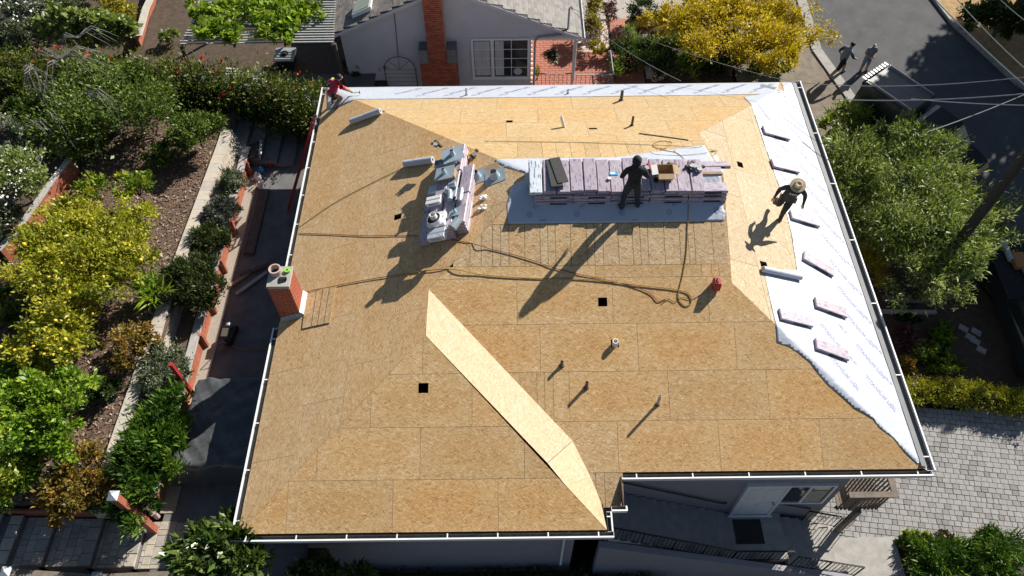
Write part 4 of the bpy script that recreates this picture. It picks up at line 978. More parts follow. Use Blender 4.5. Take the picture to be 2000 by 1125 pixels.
# ---- printed lettering
def textmesh(body):
    cu_ = bpy.data.curves.new('t', 'FONT'); cu_.body = body; cu_.align_x = 'CENTER'; cu_.align_y = 'CENTER'; cu_.size = 1; cu_.offset = .028; cu_.resolution_u = 2
    o = bpy.data.objects.new('t', cu_); COL.objects.link(o); dg = bpy.context.evaluated_depsgraph_get(); dg.update()
    me = o.evaluated_get(dg).to_mesh(); vs = [tuple(v.co) for v in me.vertices]; fs = [tuple(p.vertices) for p in me.polygons]
    bpy.data.objects.remove(o); return vs, fs
TXT = textmesh('TITANIUM UDL'); TX2 = textmesh('TITANIUM'); TXS = textmesh('UDL 30')
LOGO = MB()
LOGO.lathe((0, 0, 0), (0, 0, 1), [(0, .62), (0, .45)], 14, False, False); LOGO.add([(-.35, -.12, 0), (.2, -.12, 0), (.2, .12, 0), (-.35, .12, 0)], [(0, 1, 2, 3)]); LOGO = (LOGO.v, LOGO.f)
def stamp(parent, T, x, y, dx, dy, sz, amp, name='printed_text'):
    d = Vector((dx, dy)).normalized(); e_ = Vector((-d.y, d.x)); vs = []
    for v in T[0]:
        X, Y = x+d.x*v[0]*sz+e_.x*v[1]*sz, y+d.y*v[0]*sz+e_.y*v[1]*sz
        vs.append((X, Y, shz(X, Y, amp)+.006))
    mk(name, vs, T[1], M['ink'], parent)
for i in range(14):
    x = XL+2.9+.93*i
    if x < XR-.9: stamp(u2, TXT, x, Yb-.5, 1, .72, .15, .008); stamp(u2, TXS, x+.46, Yb-.92, 1, .5, .1, .008)
def inpoly(x, y, P):
    r_ = False; j = len(P)-1
    for i in range(len(P)):
        if (P[i][1] > y) != (P[j][1] > y) and x < (P[j][0]-P[i][0])*(y-P[i][1])/(P[j][1]-P[i][1])+P[i][0]: r_ = not r_
        j = i
    return r_
for i in range(16):
    y = Yf+.95+.93*i
    for k_, xo in enumerate((.55, 1.5)):
        x = XR-xo-.1; yy = y+.4*k_
        if yy > Yb-.8 or x < XR-(yy-Yf)+.35 or (k_ == 1 and yy > 18.6): continue
        if k_ == 1 and 11 < yy < 15.2: continue
        stamp(u1, TXT, x, yy, .58, -.84, .155, .009); stamp(u1, TXS, x+.38, yy+.45, .58, -.84, .09, .009)
for u, v in ((1043, 410), (1135, 409), (1223, 407), (1315, 405), (1408, 402)):
    p = onroof(u, v); stamp(u3, LOGO, p.x-.12, p.y-.13, 1, 1, .12, .01); stamp(u3, TX2, p.x+.2, p.y+.22, 1, 1, .13, .01)
for u, v in ((1060, 432), (1240, 431)): p = onroof(u, v); stamp(u3, TXS, p.x, p.y, 1, .2, .06, .01)
# ---- rolls of underlayment
def roll(a, b, r, label, dz=0):
    a, b = Vector(a), Vector(b); n_ = Vector((0, 0, r+.02+dz)); d = (b-a).normalized(); e_ = empty('underlayment_roll', a, label, 'roll', 'rolls of underlayment')
    MB().lathe(a+n_, d, [(.0, .045), (0, r), ((b-a).length, r), ((b-a).length, .045), ((b-a).length-.06, .04)], 20, True, False).build('roll', M['paper'], e_, smooth=False)
    MB().lathe(a+n_, d, [(-.01, .03), (-.01, .05), (.03, .05)], 14, False, False).build('core', plain('cardboard_core', (.5, .4, .28), .9, .1), e_); return e_
roll(onroof(686, 243), onroof(744, 222), .10, 'pale roll lying alone on the left slope below the back corner')
roll(onroof(1488, 530), onroof(1562, 546), .085, 'pale roll lying across the paper edge on the right slope')
rl = roll(onroof(791, 326), onroof(846, 318), .105, 'pale roll with dark purple label beside the left bundle stack')
p = onroof(808, 322); MB().obox(p+Vector((.0, -.02, .215)), (.06, 0, .015), (0, .05, 0), (0, 0, .004)).build('roll_label', plain('purple_label', (.12, .05, .3), .6, .1), rl)
# ------------------------------------------------------------------ shingle bundles
def wrapmat(name, c0, c1):
    mt, t, b = nodes(name); tc = N(t, 'ShaderNodeTexCoord'); oi = N(t, 'ShaderNodeObjectInfo')
    ad = N(t, 'ShaderNodeVectorMath', operation='ADD'); L(t, tc.outputs['Object'], ad.inputs[0])
    cb = N(t, 'ShaderNodeCombineXYZ'); L(t, oi.outputs['Random'], cb.inputs[0]); sc = N(t, 'ShaderNodeVectorMath', operation='SCALE'); L(t, cb.outputs[0], sc.inputs[0]); sc.inputs['Scale'].default_value = 31; L(t, sc.outputs[0], ad.inputs[1])
    nz = N(t, 'ShaderNodeTexNoise'); nz.inputs['Scale'].default_value = 7; nz.inputs['Detail'].default_value = 5; L(t, ad.outputs[0], nz.inputs['Vector'])
    base = ramp(t, nz.outputs[0], [(.3, c0), (.7, c1)])
    mp = N(t, 'ShaderNodeMapping'); mp.inputs['Scale'].default_value = (9, 38, 30); L(t, ad.outputs[0], mp.inputs[0])
    vo = N(t, 'ShaderNodeTexVoronoi'); vo.inputs['Scale'].default_value = 1; L(t, mp.outputs[0], vo.inputs['Vector']); sp_ = N(t, 'ShaderNodeSeparateColor'); L(t, vo.outputs['Color'], sp_.inputs[0])
    g_ = N(t, 'ShaderNodeMath', operation='GREATER_THAN'); L(t, sp_.outputs[0], g_.inputs[0]); g_.inputs[1].default_value = .86
    mx = N(t, 'ShaderNodeMix', data_type='RGBA'); L(t, g_.outputs[0], mx.inputs[0]); L(t, base, mx.inputs[6]); mx.inputs[7].default_value = (.25, .21, .28, 1)
    L(t, mx.outputs[2], b.inputs['Base Color']); b.inputs['Roughness'].default_value = .4; b.inputs['Specular IOR Level'].default_value = .5
    bp = N(t, 'ShaderNodeBump'); bp.inputs['Strength'].default_value = .5; bp.inputs['Distance'].default_value = .02; L(t, nz.outputs[0], bp.inputs['Height']); L(t, bp.outputs[0], b.inputs['Normal'])
    return mt
M['wrap'] = wrapmat('lilac_wrap', (.385, .325, .38), (.46, .40, .45)); M['wrapw'] = wrapmat('white_wrap', (.55, .62, .68), (.66, .72, .76)); M['shgl'] = plain('charcoal_shingle', (.06, .06, .058), .9, .3, 30, .4, 120)
M['lab'] = plain('black_label', (.02, .018, .03), .5, .2); M['tan'] = plain('cardboard', (.40, .28, .16), .85, .15); M['tanin'] = plain('cardboard_inside', (.34, .2, .1), .9, .15)
def bmesh_bundle(Lh, Wh, Hh, mat):
    g = MB(); nx_, ny_ = 5, 3; top = []
    g.obox((0, 0, 0), (Lh, 0, 0), (0, Wh, 0), (0, 0, Hh), .014)
    return g.build('bundle_wrap', mat)
BP_ = {}
def bundle(c, ax, ay, label, group, mat='wrap', h=.055, lab=True, Lh=.5, Wh=.165, name='shingle_bundle'):
    """c: centre of base, ax: long direction, ay: rough width direction"""
    ax = Vector(ax).normalized(); ay = Vector(ay); ay = (ay-ax*ay.dot(ax)).normalized(); az = ax.cross(ay)
    if az.z < 0: ay = -ay; az = -az
    k_ = (mat, h, Lh, Wh)
    if k_ not in BP_:
        a = bmesh_bundle(Lh-.004, Wh-.004, h-.002, M[mat]); COL.objects.unlink(a); b = MB().obox((.12, -Wh+.001, 0), (.22, 0, 0), (0, .004, 0), (0, 0, h*.55)).build('label_strip', M['lab']); COL.objects.unlink(b); BP_[k_] = (a, b)
    e_ = empty(name, Vector(c), label, 'bundle', group); e_.rotation_mode = 'QUATERNION'
    e_.rotation_quaternion = Matrix((ax, ay, az)).transposed().to_quaternion()
    o = bpy.data.objects.new('bundle_wrap', BP_[k_][0].data); COL.objects.link(o); o.parent = e_; o.location = (0, 0, h)
    if lab: l_ = bpy.data.objects.new('label_strip', BP_[k_][1].data); COL.objects.link(l_); l_.parent = e_; l_.location = (0, 0, h)
    return e_
# seven loose bundles on the right slope
nR = FACES['R'][3]
loose = [((1489, 262), (1541, 276), 'loose lilac bundle lying highest up the papered slope near the back corner'), ((1507, 328), (1558, 340), 'loose lilac bundle just behind the man in the straw hat'), ((1540, 428), (1600, 446), 'loose lilac bundle just in front of the man in the straw hat'),
         ((1565, 508), (1624, 542), 'steeply angled loose lilac bundle beside the pale roll'), ((1588, 600), (1652, 623), 'loose lilac bundle close to the right gutter'), ((1519, 624), (1586, 641), 'loose lilac bundle at the inner edge of the paper near the hip'), ((1589, 682), (1655, 706), 'lowest loose lilac bundle lying over the printed wrinkles')]
for a, b, lb in loose:
    pa, pb_ = onroof(*a), onroof(*b); d = (pb_-pa).normalized(); sd = nR.cross(d).normalized()
    c_ = (pa+pb_)/2+sd*.13+nR*.03; bundle(c_, d, sd, lb, 'loose bundles on the right slope', h=.042)
# lower row on the front side of the ridge
y0 = 13.43; zt = 2.855; hs = .047
x0 = .60
for i in range(5):
    for l_ in range(3):
        z = zt-(3-l_)*2*hs
        bundle((x0+.5+.995*i+R.uniform(-.01, .01), y0+R.uniform(-.02, .02)-.012*(2-l_), z), (1, 0, 0), (0, 1, 0), ('lilac wrapped bundle at the bottom of the lengthwise row on the front of the ridge', 'lilac wrapped bundle in the middle of the lengthwise row on the front of the ridge', 'lilac wrapped bundle at the top of the lengthwise row on the front of the ridge')[l_], 'bundles of the lower ridge row', h=hs, lab=(l_ in (2, 0)), Lh=.492)
MB_ = [MB().box((x0+.02, y0-.15, zt-.42), (x0+4.95, y0+.16, zt-6*hs-.003)) ]
tag(MB_[0].build('timber_sleeper', M['rafter']), 'long timber packing under the lower row of bundles', 'timber')
for i in range(5):
    for l_ in range(2): bundle((x0+.5+.995*i, Ym+.2, zt-(2-l_)*2*hs), (1, 0, 0), (0, 1, 0), 'lilac wrapped bundle stacked lengthwise in the lower row on the back of the ridge', 'bundles of the back ridge row', h=hs, lab=False, Lh=.492)
# two crossing layers on top
for l_ in range(2):
    for i in range(13):
        x = .65+.02*l_+.345*i-(.03 if i == 0 else 0)
        if i == 0 and l_ == 1: bundle((x, 13.80, zt+.04+l_*2*.046), (0, -1, -.12), (1, 0, 0), 'single pale blue white bundle at the left end of the top ridge layer', None, 'wrapw', .05, False, Lh=.54); continue
        bundle((x+R.uniform(-.012, .012), 13.83+R.uniform(-.05, .05), zt+.03+l_*2*.046), (0, -1, -.12), (1, 0, R.uniform(-.03, .03)), ('lilac bundle lying across the ridge under the topmost layer', 'lilac bundle lying across the ridge in the topmost layer')[l_], 'bundles of the crossing top layers', h=.045, lab=False, Lh=.52)
ztop = zt+.215
pd = onp(1082, 340, (0, 0, 1), ztop); bundle((pd.x, pd.y, ztop), (.12, -1, 0), (1, .12, 0), 'unwrapped charcoal shingle bundle lying on top of the lilac bundles', None, 'shgl', .035, False, Lh=.5)
bundle((pd.x+.12, pd.y+.06, ztop+.07), (.22, -1, 0), (1, .2, 0), 'loose charcoal shingles on top of the charcoal bundle', None, 'shgl', .012, False, Lh=.46, Wh=.15)
# loose packs at the right end of the ridge
px_ = onp(1390, 372, (0, 0, 1), roofz(5, Ym-.5)+.3)
bundle((5.08, y0+.02, zt+.002), (1, 0, 0), (0, 1, 0), 'lilac bundle overhanging the right end of the lower row, lit on top', None, h=.055, lab=True)
pk = onroof(1387, 327); bundle(pk+Vector((0, 0, .02)), (1, 0, 0), (0, 1, -S), 'single lilac bundle alone on the back slope by the ridge slot', None, h=.05)
# ------------------------------------------------------------------ stack on the left slope
nL = FACES['L'][3]; c0 = onroof(822, 482)+nL*.02; ey = (onroof(850, 335)-onroof(822, 482)); ey.z = 0; ey.normalize(); exs = ey.cross(nL).normalized()
if exs.x < 0: exs = -exs
nzs = exs.cross(ey).normalized(); nzs = nzs if nzs.z > 0 else -nzs
def ST(a, b, c_): return c0+exs*a+ey*b+nzs*c_
for col in range(4):
    for row in range(3 if col in (1, 2) else 2):
        for l_ in range(2 if col == 0 else 4):
            lb = 'lilac bundle in the shaded outer column of the left slope stack' if col == 0 else ('lilac bundle in the sunlit inner column of the left slope stack' if col == 3 else 'lilac bundle under the flashings in the middle of the left slope stack')
            bundle(ST(.18+.36*col+R.uniform(-.02, .02)+.02*l_, .52+1.03*row-.05*(col == 0)+.12*(col == 3), .118*l_), ey, exs, lb, 'bundles of the left slope stack', h=.058, lab=False)
M['galvb'] = plain('galvanized_blue', (.40, .48, .52), .35, .12, 6, metal=.35); M['shiny'] = plain('bright_steel', (.7, .7, .7), .18, .05, metal=.9)
def jack(c, ax, ay, label, sz=.27, r=.10, r2=.075, h=.2):
    ax, ay = Vector(ax).normalized(), Vector(ay); ay = (ay-ax*ay.dot(ax)).normalized(); n_ = ax.cross(ay)
    if n_.z < 0: n_ = -n_
    e_ = empty('roof_jack_flashing', c, label, 'flashing', 'metal pipe flashings'); c = Vector(c)
    MB().obox(c+n_*.006, ax*sz, ay*sz*.85, n_*.003).build('flange', M['galvb'], e_)
    MB().lathe(c+n_*.009, (n_+Vector((0, 0, .6))).normalized(), [(0, r*1.25), (.03, r*1.1), (h, r2), (h, r2*.92), (.04, r*.95)], 20, False, False).build('cone', M['galvb'], e_, smooth=False)
    MB().lathe(c+n_*.012, n_, [(0, r*.95), (.002, r*.9)], 16).build('cone_opening', M['terra'], e_)
H4 = .118*4
jack(onp(884, 302, nzs, nzs.dot(ST(0, 0, H4+.14))), (1, .25, .2), (-.2, 1, 0), 'metal pipe flashing propped at the back end of the left stack', .3, .07, .05, .16)
tb = onp(872, 345, nzs, nzs.dot(ST(0, 0, H4)))
bx_ = empty('cardboard_box', tb, 'flat cardboard box under the flashing on the left stack', 'box'); MB().obox(tb+nzs*.06, exs*.3, ey*.14, nzs*.06, .006).build('box_body', M['tan'], bx_); MB().obox(tb+nzs*.122, exs*.02, ey*.139, nzs*.002).build('tape', M['white'], bx_)
jack(tb+nzs*.125+ey*.02, exs, ey, 'metal pipe flashing lying on the flat cardboard box', .28, .06, .045, .15)
tr_ = empty('sheet_metal_tray', tb+ey*.42, 'folded grey metal tray across the left stack', 'tray'); q = onp(873, 320, nzs, nzs.dot(ST(0, 0, H4)))
MB().obox(q+nzs*.03, exs*.33, ey*.11, nzs*.004).build('tray_floor', M['galvb'], tr_)
for s_ in (-1, 1): MB().obox(q+nzs*.065+ey*.115*s_, exs*.34, ey*.004, nzs*.04).build('tray_side', M['galvb'], tr_); MB().obox(q+nzs*.065+exs*.335*s_, exs*.004, ey*.11, nzs*.038).build('tray_end', M['galvb'], tr_)
def onst(u, v, h=H4): return onp(u, v, nzs, nzs.dot(ST(0, 0, h)))
def duct(pts, r, label, mat='galvb'): tag(MB().tube(pts, r, 16).build('metal_duct', M[mat]), label, 'duct', 'sheet metal ducts')
q = onst(880, 385); duct([q+nzs*.08+ey*.18-exs*.1, q+nzs*.09+ey*.12, q+nzs*.085-ey*.02+exs*.04, q+nzs*.08-ey*.18+exs*.05], .08, 'bent grey metal elbow duct on the left stack')
q = onst(901, 386); duct([q+nzs*.09+ey*.22, q+nzs*.09-ey*.2], .09, 'straight shiny metal duct glinting on the left stack', 'shiny')
q = onst(888, 365); duct([q+nzs*.08-exs*.12, q+nzs*.09+exs*.08], .075, 'short grey duct collar between the elbow and the tray')
def carton(q, a, b, h, label, mat):
    e_ = empty('carton', q, label, 'box', 'cartons on the left stack'); MB().obox(q+nzs*h/2, exs*a, ey*b, nzs*h/2, .006).build('box_body', M[mat], e_)
    MB().obox(q+nzs*h/2-ey*(b+.001), exs*a*.6, ey*.001, nzs*h*.25).build('box_print', M['ink'], e_); MB().obox(q+nzs*(h+.001), exs*a*.98, ey*.02, nzs*.001).build('box_seam', M['galv'], e_)
carton(onst(850, 395), .22, .13, .12, 'long white carton with printed side on the left stack', 'white')
carton(onst(856, 432), .24, .2, .14, 'white carton under the black tape roll', 'white')
carton(onst(857, 462), .24, .16, .16, 'pale carton at the lower end of the left stack', 'paper')
q = onst(857, 440)+nzs*.14; e_ = empty('flashing_tape_roll', q, 'black and white roll standing with a white pipe collar inside', 'tape roll')
MB().lathe(q, nzs, [(0, .19), (.16, .19), (.16, .09), (.02, .09)], 24, True, False).build('roll', M['white'], e_); MB().lathe(q, nzs, [(.161, .18), (.163, .1)], 24, True, True).build('roll_edge', M['rubber'], e_)
MB().lathe(q, (nzs+Vector((0, 0, .5))), [(.12, .1), (.3, .085), (.3, .07), (.16, .075)], 18, False, False).build('collar', M['pvc'], e_)
q = onst(893, 442); e_ = empty('grey_bucket', q, 'grey metal bucket lying on its side on the left stack', 'bucket'); ba = (exs*.5+ey*.8).normalized()
MB().lathe(q+nzs*.11-ba*.14, ba, [(0, .06), (0, .12), (.28, .105), (.28, 0.01)], 20, True, False).build('bucket_body', M['galvb'], e_); MB().lathe(q+nzs*.11-ba*.15, ba, [(0, .124), (.02, .124)], 20, False, False).build('rim', M['galv'], e_)
q = onst(889, 415); jack(q+nzs*.02, exs, ey, 'small metal pipe flashing tucked between bucket and ducts', .16, .05, .035, .12)
q = onst(852, 372, H4-.1); tag(MB().obox(q+nzs*.05, exs*.2, ey*.14, nzs*.04, .02).build('blue_packet', M['paper']), 'blue grey plastic packet on the shaded part of the left stack', 'packet')
for (u, v, lb) in ((932, 347, 'square metal pipe flashing lying beside the left stack'), (968, 346, 'square metal pipe flashing lying furthest toward the ridge paper')):
    p = onroof(u, v); jack(p+nL*.03, Vector((1, .12, S)), (-.12, 1, 0), lb, .29, .12, .095, .2)
tag(MB().obox(onroof(946, 336)+nL*.012, Vector((.42, .05, .17)), (-.03, .18, 0), nL*.008).build('plywood_offcut', M['tan']), 'thin wood offcut under the two square flashings', 'offcut')
# tools
M['orange'] = plain('tool_yellow', (.75, .42, .05), .5, .1); M['toolred'] = plain('tool_red', (.35, .04, .04), .5, .15)
def nailer(p, d, label, col):
    p = Vector(p); d = Vector(d).normalized(); sd = d.cross(Vector((0, 0, 1))).normalized(); up = sd.cross(d); e_ = empty('nail_gun', p, label, 'nail gun', 'air nailers lying on the bundles')
    MB().obox(p+up*.06, d*.13, sd*.04, up*.045, .015).build('gun_body', M[col], e_); MB().bar(p+up*.06-d*.05, p+up*.05+sd*.17-d*.09, .04, .045).build('handle', M['rubber'], e_)
    MB().lathe(p+up*.06+d*.1, d, [(0, .055), (.06, .05), (.09, .03)], 12).build('head', M['castiron'], e_); MB().lathe(p+up*.05+sd*.08+d*.02, up, [(-.03, .07), (.05, .07)], 14).build('coil_magazine', M['galv'], e_)
def onz(u, v): return Z(u, v, ztop)
nailer(onz(1345, 325), (.6, .5, 0), 'air nailer at the hose end near the right of the top layer', 'castiron'); nailer(onz(1362, 330), (1, .15, 0), 'grey air nailer lying next to the hose coupling', 'galv')
nailer(onz(1268, 330), (.2, -1, 0), 'dark red air nailer lying next to the open carton', 'toolred'); nailer(onz(1312, 325), (.8, -.4, 0), 'air nailer leaning over the edge of the open carton', 'castiron')
nailer(onroof(924, 304)+Vector((0, 0, .05)), (.7, .4, .2), 'yellow and black air nailer on the hip behind the left stack', 'orange'); nailer(onroof(858, 306)+Vector((0, 0, H4)), (.5, -.7, 0), 'black and white tool at the back corner of the left stack', 'castiron')
q = onz(1297, 343); e_ = empty('open_carton', q, 'open cardboard carton on top of the ridge bundles', 'box'); a, b, h = .2, .17, .24
for s_ in (-1, 1):
    MB().box((q.x+a*s_-.004, q.y-b, q.z), (q.x+a*s_+.004, q.y+b, q.z+h)).build('side', M['tan'], e_); MB().box((q.x-a+.005, q.y+b*s_-.004, q.z), (q.x+a-.005, q.y+b*s_+.004, q.z+h)).build('side', M['tan'], e_)
MB().box((q.x-a, q.y-b, q.z+.001), (q.x+a, q.y+b, q.z+.006)).build('floor', M['tanin'], e_)
for d_ in ((-1, 0), (1, 0), (0, -1)):
    dv = Vector((d_[0], d_[1], -.25)); sv = Vector((-d_[1], d_[0], 0)); c_ = q+Vector((d_[0]*a, d_[1]*b, h)); MB().obox(c_+dv*.075, dv*.075, sv*(b if d_[0] else a), Vector((0, 0, .003))).build('flap', M['white'] if d_[0] < 0 else M['tan'], e_)
q = onz(1281, 353); tag(MB().lathe(q, (0, 0, 1), [(0, .065), (.06, .065), (.06, .03), (.01, .03)], 16).build('tape_roll', M['rubber']), 'dark tape roll lying in front of the open carton', 'tape roll')
q = onz(1197, 341); M['bluep'] = plain('blue_card', (.04, .3, .55), .5, .1); e_ = empty('utility_knife_blades', q, 'blue card packet lying on the top bundles', 'packet')
MB().obox(q+Vector((.02, .04, .006)), (.11, 0, 0), (0, .07, 0), (0, 0, .005)).build('card', M['bluep'], e_); MB().obox(q+Vector((0, 0.04, .013)), (.06, 0, 0), (0, .03, 0), (0, 0, .002)).build('card_print', M['white'], e_)
tag(MB().lathe(onz(1190, 349), (0, 0, 1), [(0, .05), (.03, .05), (.03, .02)], 14).build('chalk_roll', M['pvc']), 'small cream roll beside the blue card packet', 'roll')
# red can on the front slope
q = onroof(1397, 562); e_ = empty('red_fuel_can', q, 'dark red plastic can standing on the front slope', 'can')
MB().obox(q+Vector((0, 0, .15)), (.085, 0, 0), (0, .12, 0), (0, 0, .15), .025).build('can_body', M['redpaint'], e_); MB().tube([q+Vector((0, -.07, .29)), q+Vector((0, -.05, .33)), q+Vector((0, .05, .33)), q+Vector((0, .07, .29))], .014, 6).build('handle', M['redpaint'], e_)
# hoses, cords, rods
def cord(pts, r, mat, name, label, cat, n_=6, lift=0):
    P = [onroof(*q)+Vector((0, 0, r+.025+lift)) for q in pts]; out = []
    for i in range(len(P)-1):
        a, b, c_, d = P[max(i-1, 0)], P[i], P[i+1], P[min(i+2, len(P)-1)]
        for k_ in range(5):
            t = k_/5; q = .5*((2*b)+(c_-a)*t+(2*a-5*b+4*c_-d)*t*t+(3*b-a-3*c_+d)*t*t*t); q.z = max(q.z, roofz(q.x, q.y)+r+.022); out.append(q)
    out.append(P[-1]); tag(MB().tube(out, r, n_).build(name, M[mat]), label, cat)
M['hose'] = plain('yellow_hose', (.34, .21, .04), .5, .15); M['cordred'] = plain('red_brown_cord', (.20, .05, .025), .6, .2); M['twine'] = plain('green_cord', (.16, .2, .14), .7, .2)
cord([(600, 571), (700, 551), (800, 535), (878, 527), (940, 538), (1040, 545), (1140, 547), (1250, 559), (1320, 567), (1345, 575), (1350, 592), (1340, 598), (1328, 588), (1325, 572), (1333, 540), (1341, 490), (1343, 437)], .0115, 'hose', 'air_hose', 'long yellow air hose snaking across the front slope', 'hose')
cord([(1343, 437), (1344, 400)], .011, 'hose', 'air_hose', 'short end of yellow hose climbing to the ridge bundles', 'hose')
cord([(585, 457), (650, 459), (720, 462), (790, 461), (860, 466), (925, 478), (955, 487), (1000, 498), (1055, 515), (1075, 523), (1130, 537), (1165, 544), (1205, 553), (1240, 562), (1270, 575), (1285, 590), (1300, 585)], .009, 'cordred', 'power_cord', 'dark red power cord wandering over left and front slopes', 'cord')
cord([(1290, 597), (1305, 586), (1318, 592), (1330, 582), (1350, 586), (1370, 575), (1376, 568)], .006, 'rubber', 'thin_cable', 'thin dark cable between the hose loop and the red can', 'cable')
cord([(585, 445), (650, 400), (720, 362), (790, 328)], .009, 'twine', 'safety_rope', 'thin grey rope running from the left gutter up to the stack', 'rope')
cord([(1300, 292), (1280, 290), (1275, 283), (1290, 277), (1312, 280), (1300, 290), (1290, 294), (1320, 300), (1335, 312)], .01, 'hose', 'air_hose', 'looped yellow hose behind the ridge bundles', 'hose')
cord([(1270, 297), (1280, 303), (1330, 305), (1380, 300), (1400, 296), (1360, 290), (1310, 286), (1200, 282), (1100, 279), (945, 277)], .007, 'twine', 'green_cord', 'thin green cord tangled along the back slope near the ridge', 'cord')
for a, b, lb in (((1248, 262), (1344, 275), 'dark metal rod lying on the back slope'), ((1316, 297), (1395, 297), 'dark straight rod lying close behind the ridge bundles')):
    tag(MB().bar(onroof(*a)+Vector((0, 0, .035)), onroof(*b)+Vector((0, 0, .035)), .025, .02).build('metal_rod', M['castiron']), lb, 'rod')
ang_ = empty('angle_flashing', onroof(1515, 175), 'bent grey metal flashing strip lying on the white paper at the back corner', 'flashing')
for a, b in (((1485, 168), (1515, 175)), ((1515, 175), (1532, 190))): MB().bar(onroof(*a)+Vector((0, 0, .05)), onroof(*b)+Vector((0, 0, .05)), .12, .006).build('strip', M['galv'], ang_)
# white gloves beside the left stack
for u, v, lb in ((944, 388, 'crumpled white glove in the shadow beside the left stack'), (941, 408, 'white rag at the foot of the left stack')):
    p = onroof(u, v); g = MB()
    for k_ in range(7): g.ball(p+Vector((R.uniform(-.1, .1), R.uniform(-.07, .07), .05+R.uniform(0, .04))), (R.uniform(.03, .07), R.uniform(.03, .05), .035), 7, 5)
    tag(g.build('work_glove', M['white'], smooth=True), lb, 'glove')
# on the chimney top
M['lime'] = plain('lime_tape', (.25, .6, .06), .5, .1); q = Vector((-5.83, 11.9, cz1+.012))
tag(MB().lathe(q, (0, 0, 1), [(0, .075), (.07, .075), (.07, .03), (.01, .03)], 16).build('tape_roll', M['lime']), 'lime green tape roll on the chimney cap', 'tape roll')
g = MB()
for k_ in range(6): g.tube([(-5.99+.03*k_, 11.52+.01*k_, cz1+.02), (-5.98+.035*k_, 11.62, cz1+.05+.02*(k_ % 2)), (-6.0+.03*k_, 11.70, cz1+.03)], .02, 6)
tag(g.build('work_glove', M['black']), 'striped dark work glove on the chimney cap', 'glove')
# ------------------------------------------------------------------ left patio things
la, lb_ = Vector(Z(563, 410, -2.6)), Vector((XL-.2, Z(622, 258, .0).y, .1))
ld = empty('extension_ladder', la, 'red fibreglass ladder leaning from the patio to the left gutter', 'ladder'); d = (lb_-la).normalized(); top = lb_+d*.35; sd = Vector((0, 1, 0)); sd = (sd-d*sd.dot(d)).normalized()
for s_ in (-.2, .2): MB().bar(la+sd*s_, top+sd*s_, .03, .08, sd.cross(d)).build('rail', M['redpaint'], ld)
for i in range(10): p = la+(top-la)*((i+.7)/10.4); MB().bar(p-sd*.19, p+sd*.19, .035, .035).build('rung', M['galv'], ld)
# tarp-covered pile
tv = []; tf = []; n_ = 44; T0 = Z(352, 948, -1.9); 
def tz(a, b): 
    e_ = min(a, 1-a, b, 1-b); h = min(1, e_/.055)
    return -2.58+h*(.95+.06*noise2(a*5, b*6, 3))+.04*noise2(a*14, b*17, 1)
qa, qb, qc, qd = (-9.3, 7.75), (-6.95, 7.75), (-6.9, 10.75), (-9.1, 10.75)
for j in range(n_+1):
    for i in range(n_+1):
        a, b = i/n_, j/n_; x = (qa[0]*(1-a)+qb[0]*a)*(1-b)+(qd[0]*(1-a)+qc[0]*a)*b; y = (qa[1]*(1-a)+qb[1]*a)*(1-b)+(qd[1]*(1-a)+qc[1]*a)*b
        tv.append((x+.05*noise2(a*9, b*8, 8), y+.05*noise2(a*8, b*9, 4), tz(a, b)))
for j in range(n_):
    for i in range(n_): k_ = j*(n_+1)+i; tf.append((k_, k_+1, k_+n_+2, k_+n_+1))
tag(mk('black_tarp', tv, tf, plain('tarp_black', (.075, .08, .085), .32, .2, 5, .4, 14), smooth=True), 'glossy black tarp draped over a pile on the patio', 'tarp')
# compressor
q = Z(452, 662, -2.6); e_ = empty('air_compressor', q, 'black air compressor with tank and motor on the patio', 'compressor')
MB().lathe(q+Vector((-.02, -.35, .2)), (0.15, 1, 0), [(0, .05), (.04, .14), (.1, .16), (.6, .16), (.66, .14), (.7, .05)], 16).build('tank', M['steel'], e_); MB().obox(q+Vector((-.02, -.1, .45)), (.12, 0, 0), (0, .17, 0), (0, 0, .1), .03).build('motor', M['castiron'], e_)
MB().lathe(q+Vector((.02, .16, .45)), (0, 1, 0), [(0, .1), (.1, .1)], 14).build('pump', M['galv'], e_)
for s_ in (-1, 1): MB().lathe(q+Vector((.14*s_, .3, .1)), (1, 0, 0), [(-.03, .1), (.03, .1)], 14).build('wheel', M['rubber'], e_)
MB().tube([q+Vector((-.12, -.35, .3)), q+Vector((-.12, -.55, .6)), q+Vector((.12, -.5, .6)), q+Vector((.12, -.35, .3))], .015, 6).build('handle', M['steel'], e_)
tag(MB().tube([q+Vector((.1, -.3, .05)), q+Vector((.6, -.45, .02)), q+Vector((1.3, -.35, .02)), q+Vector((2.3, -.3, .02)), Vector((-6.45, q.y-.2, 0))], .012, 5).build('air_hose', M['hose']), 'thin yellow hose running over the dark patio from the compressor', 'hose')
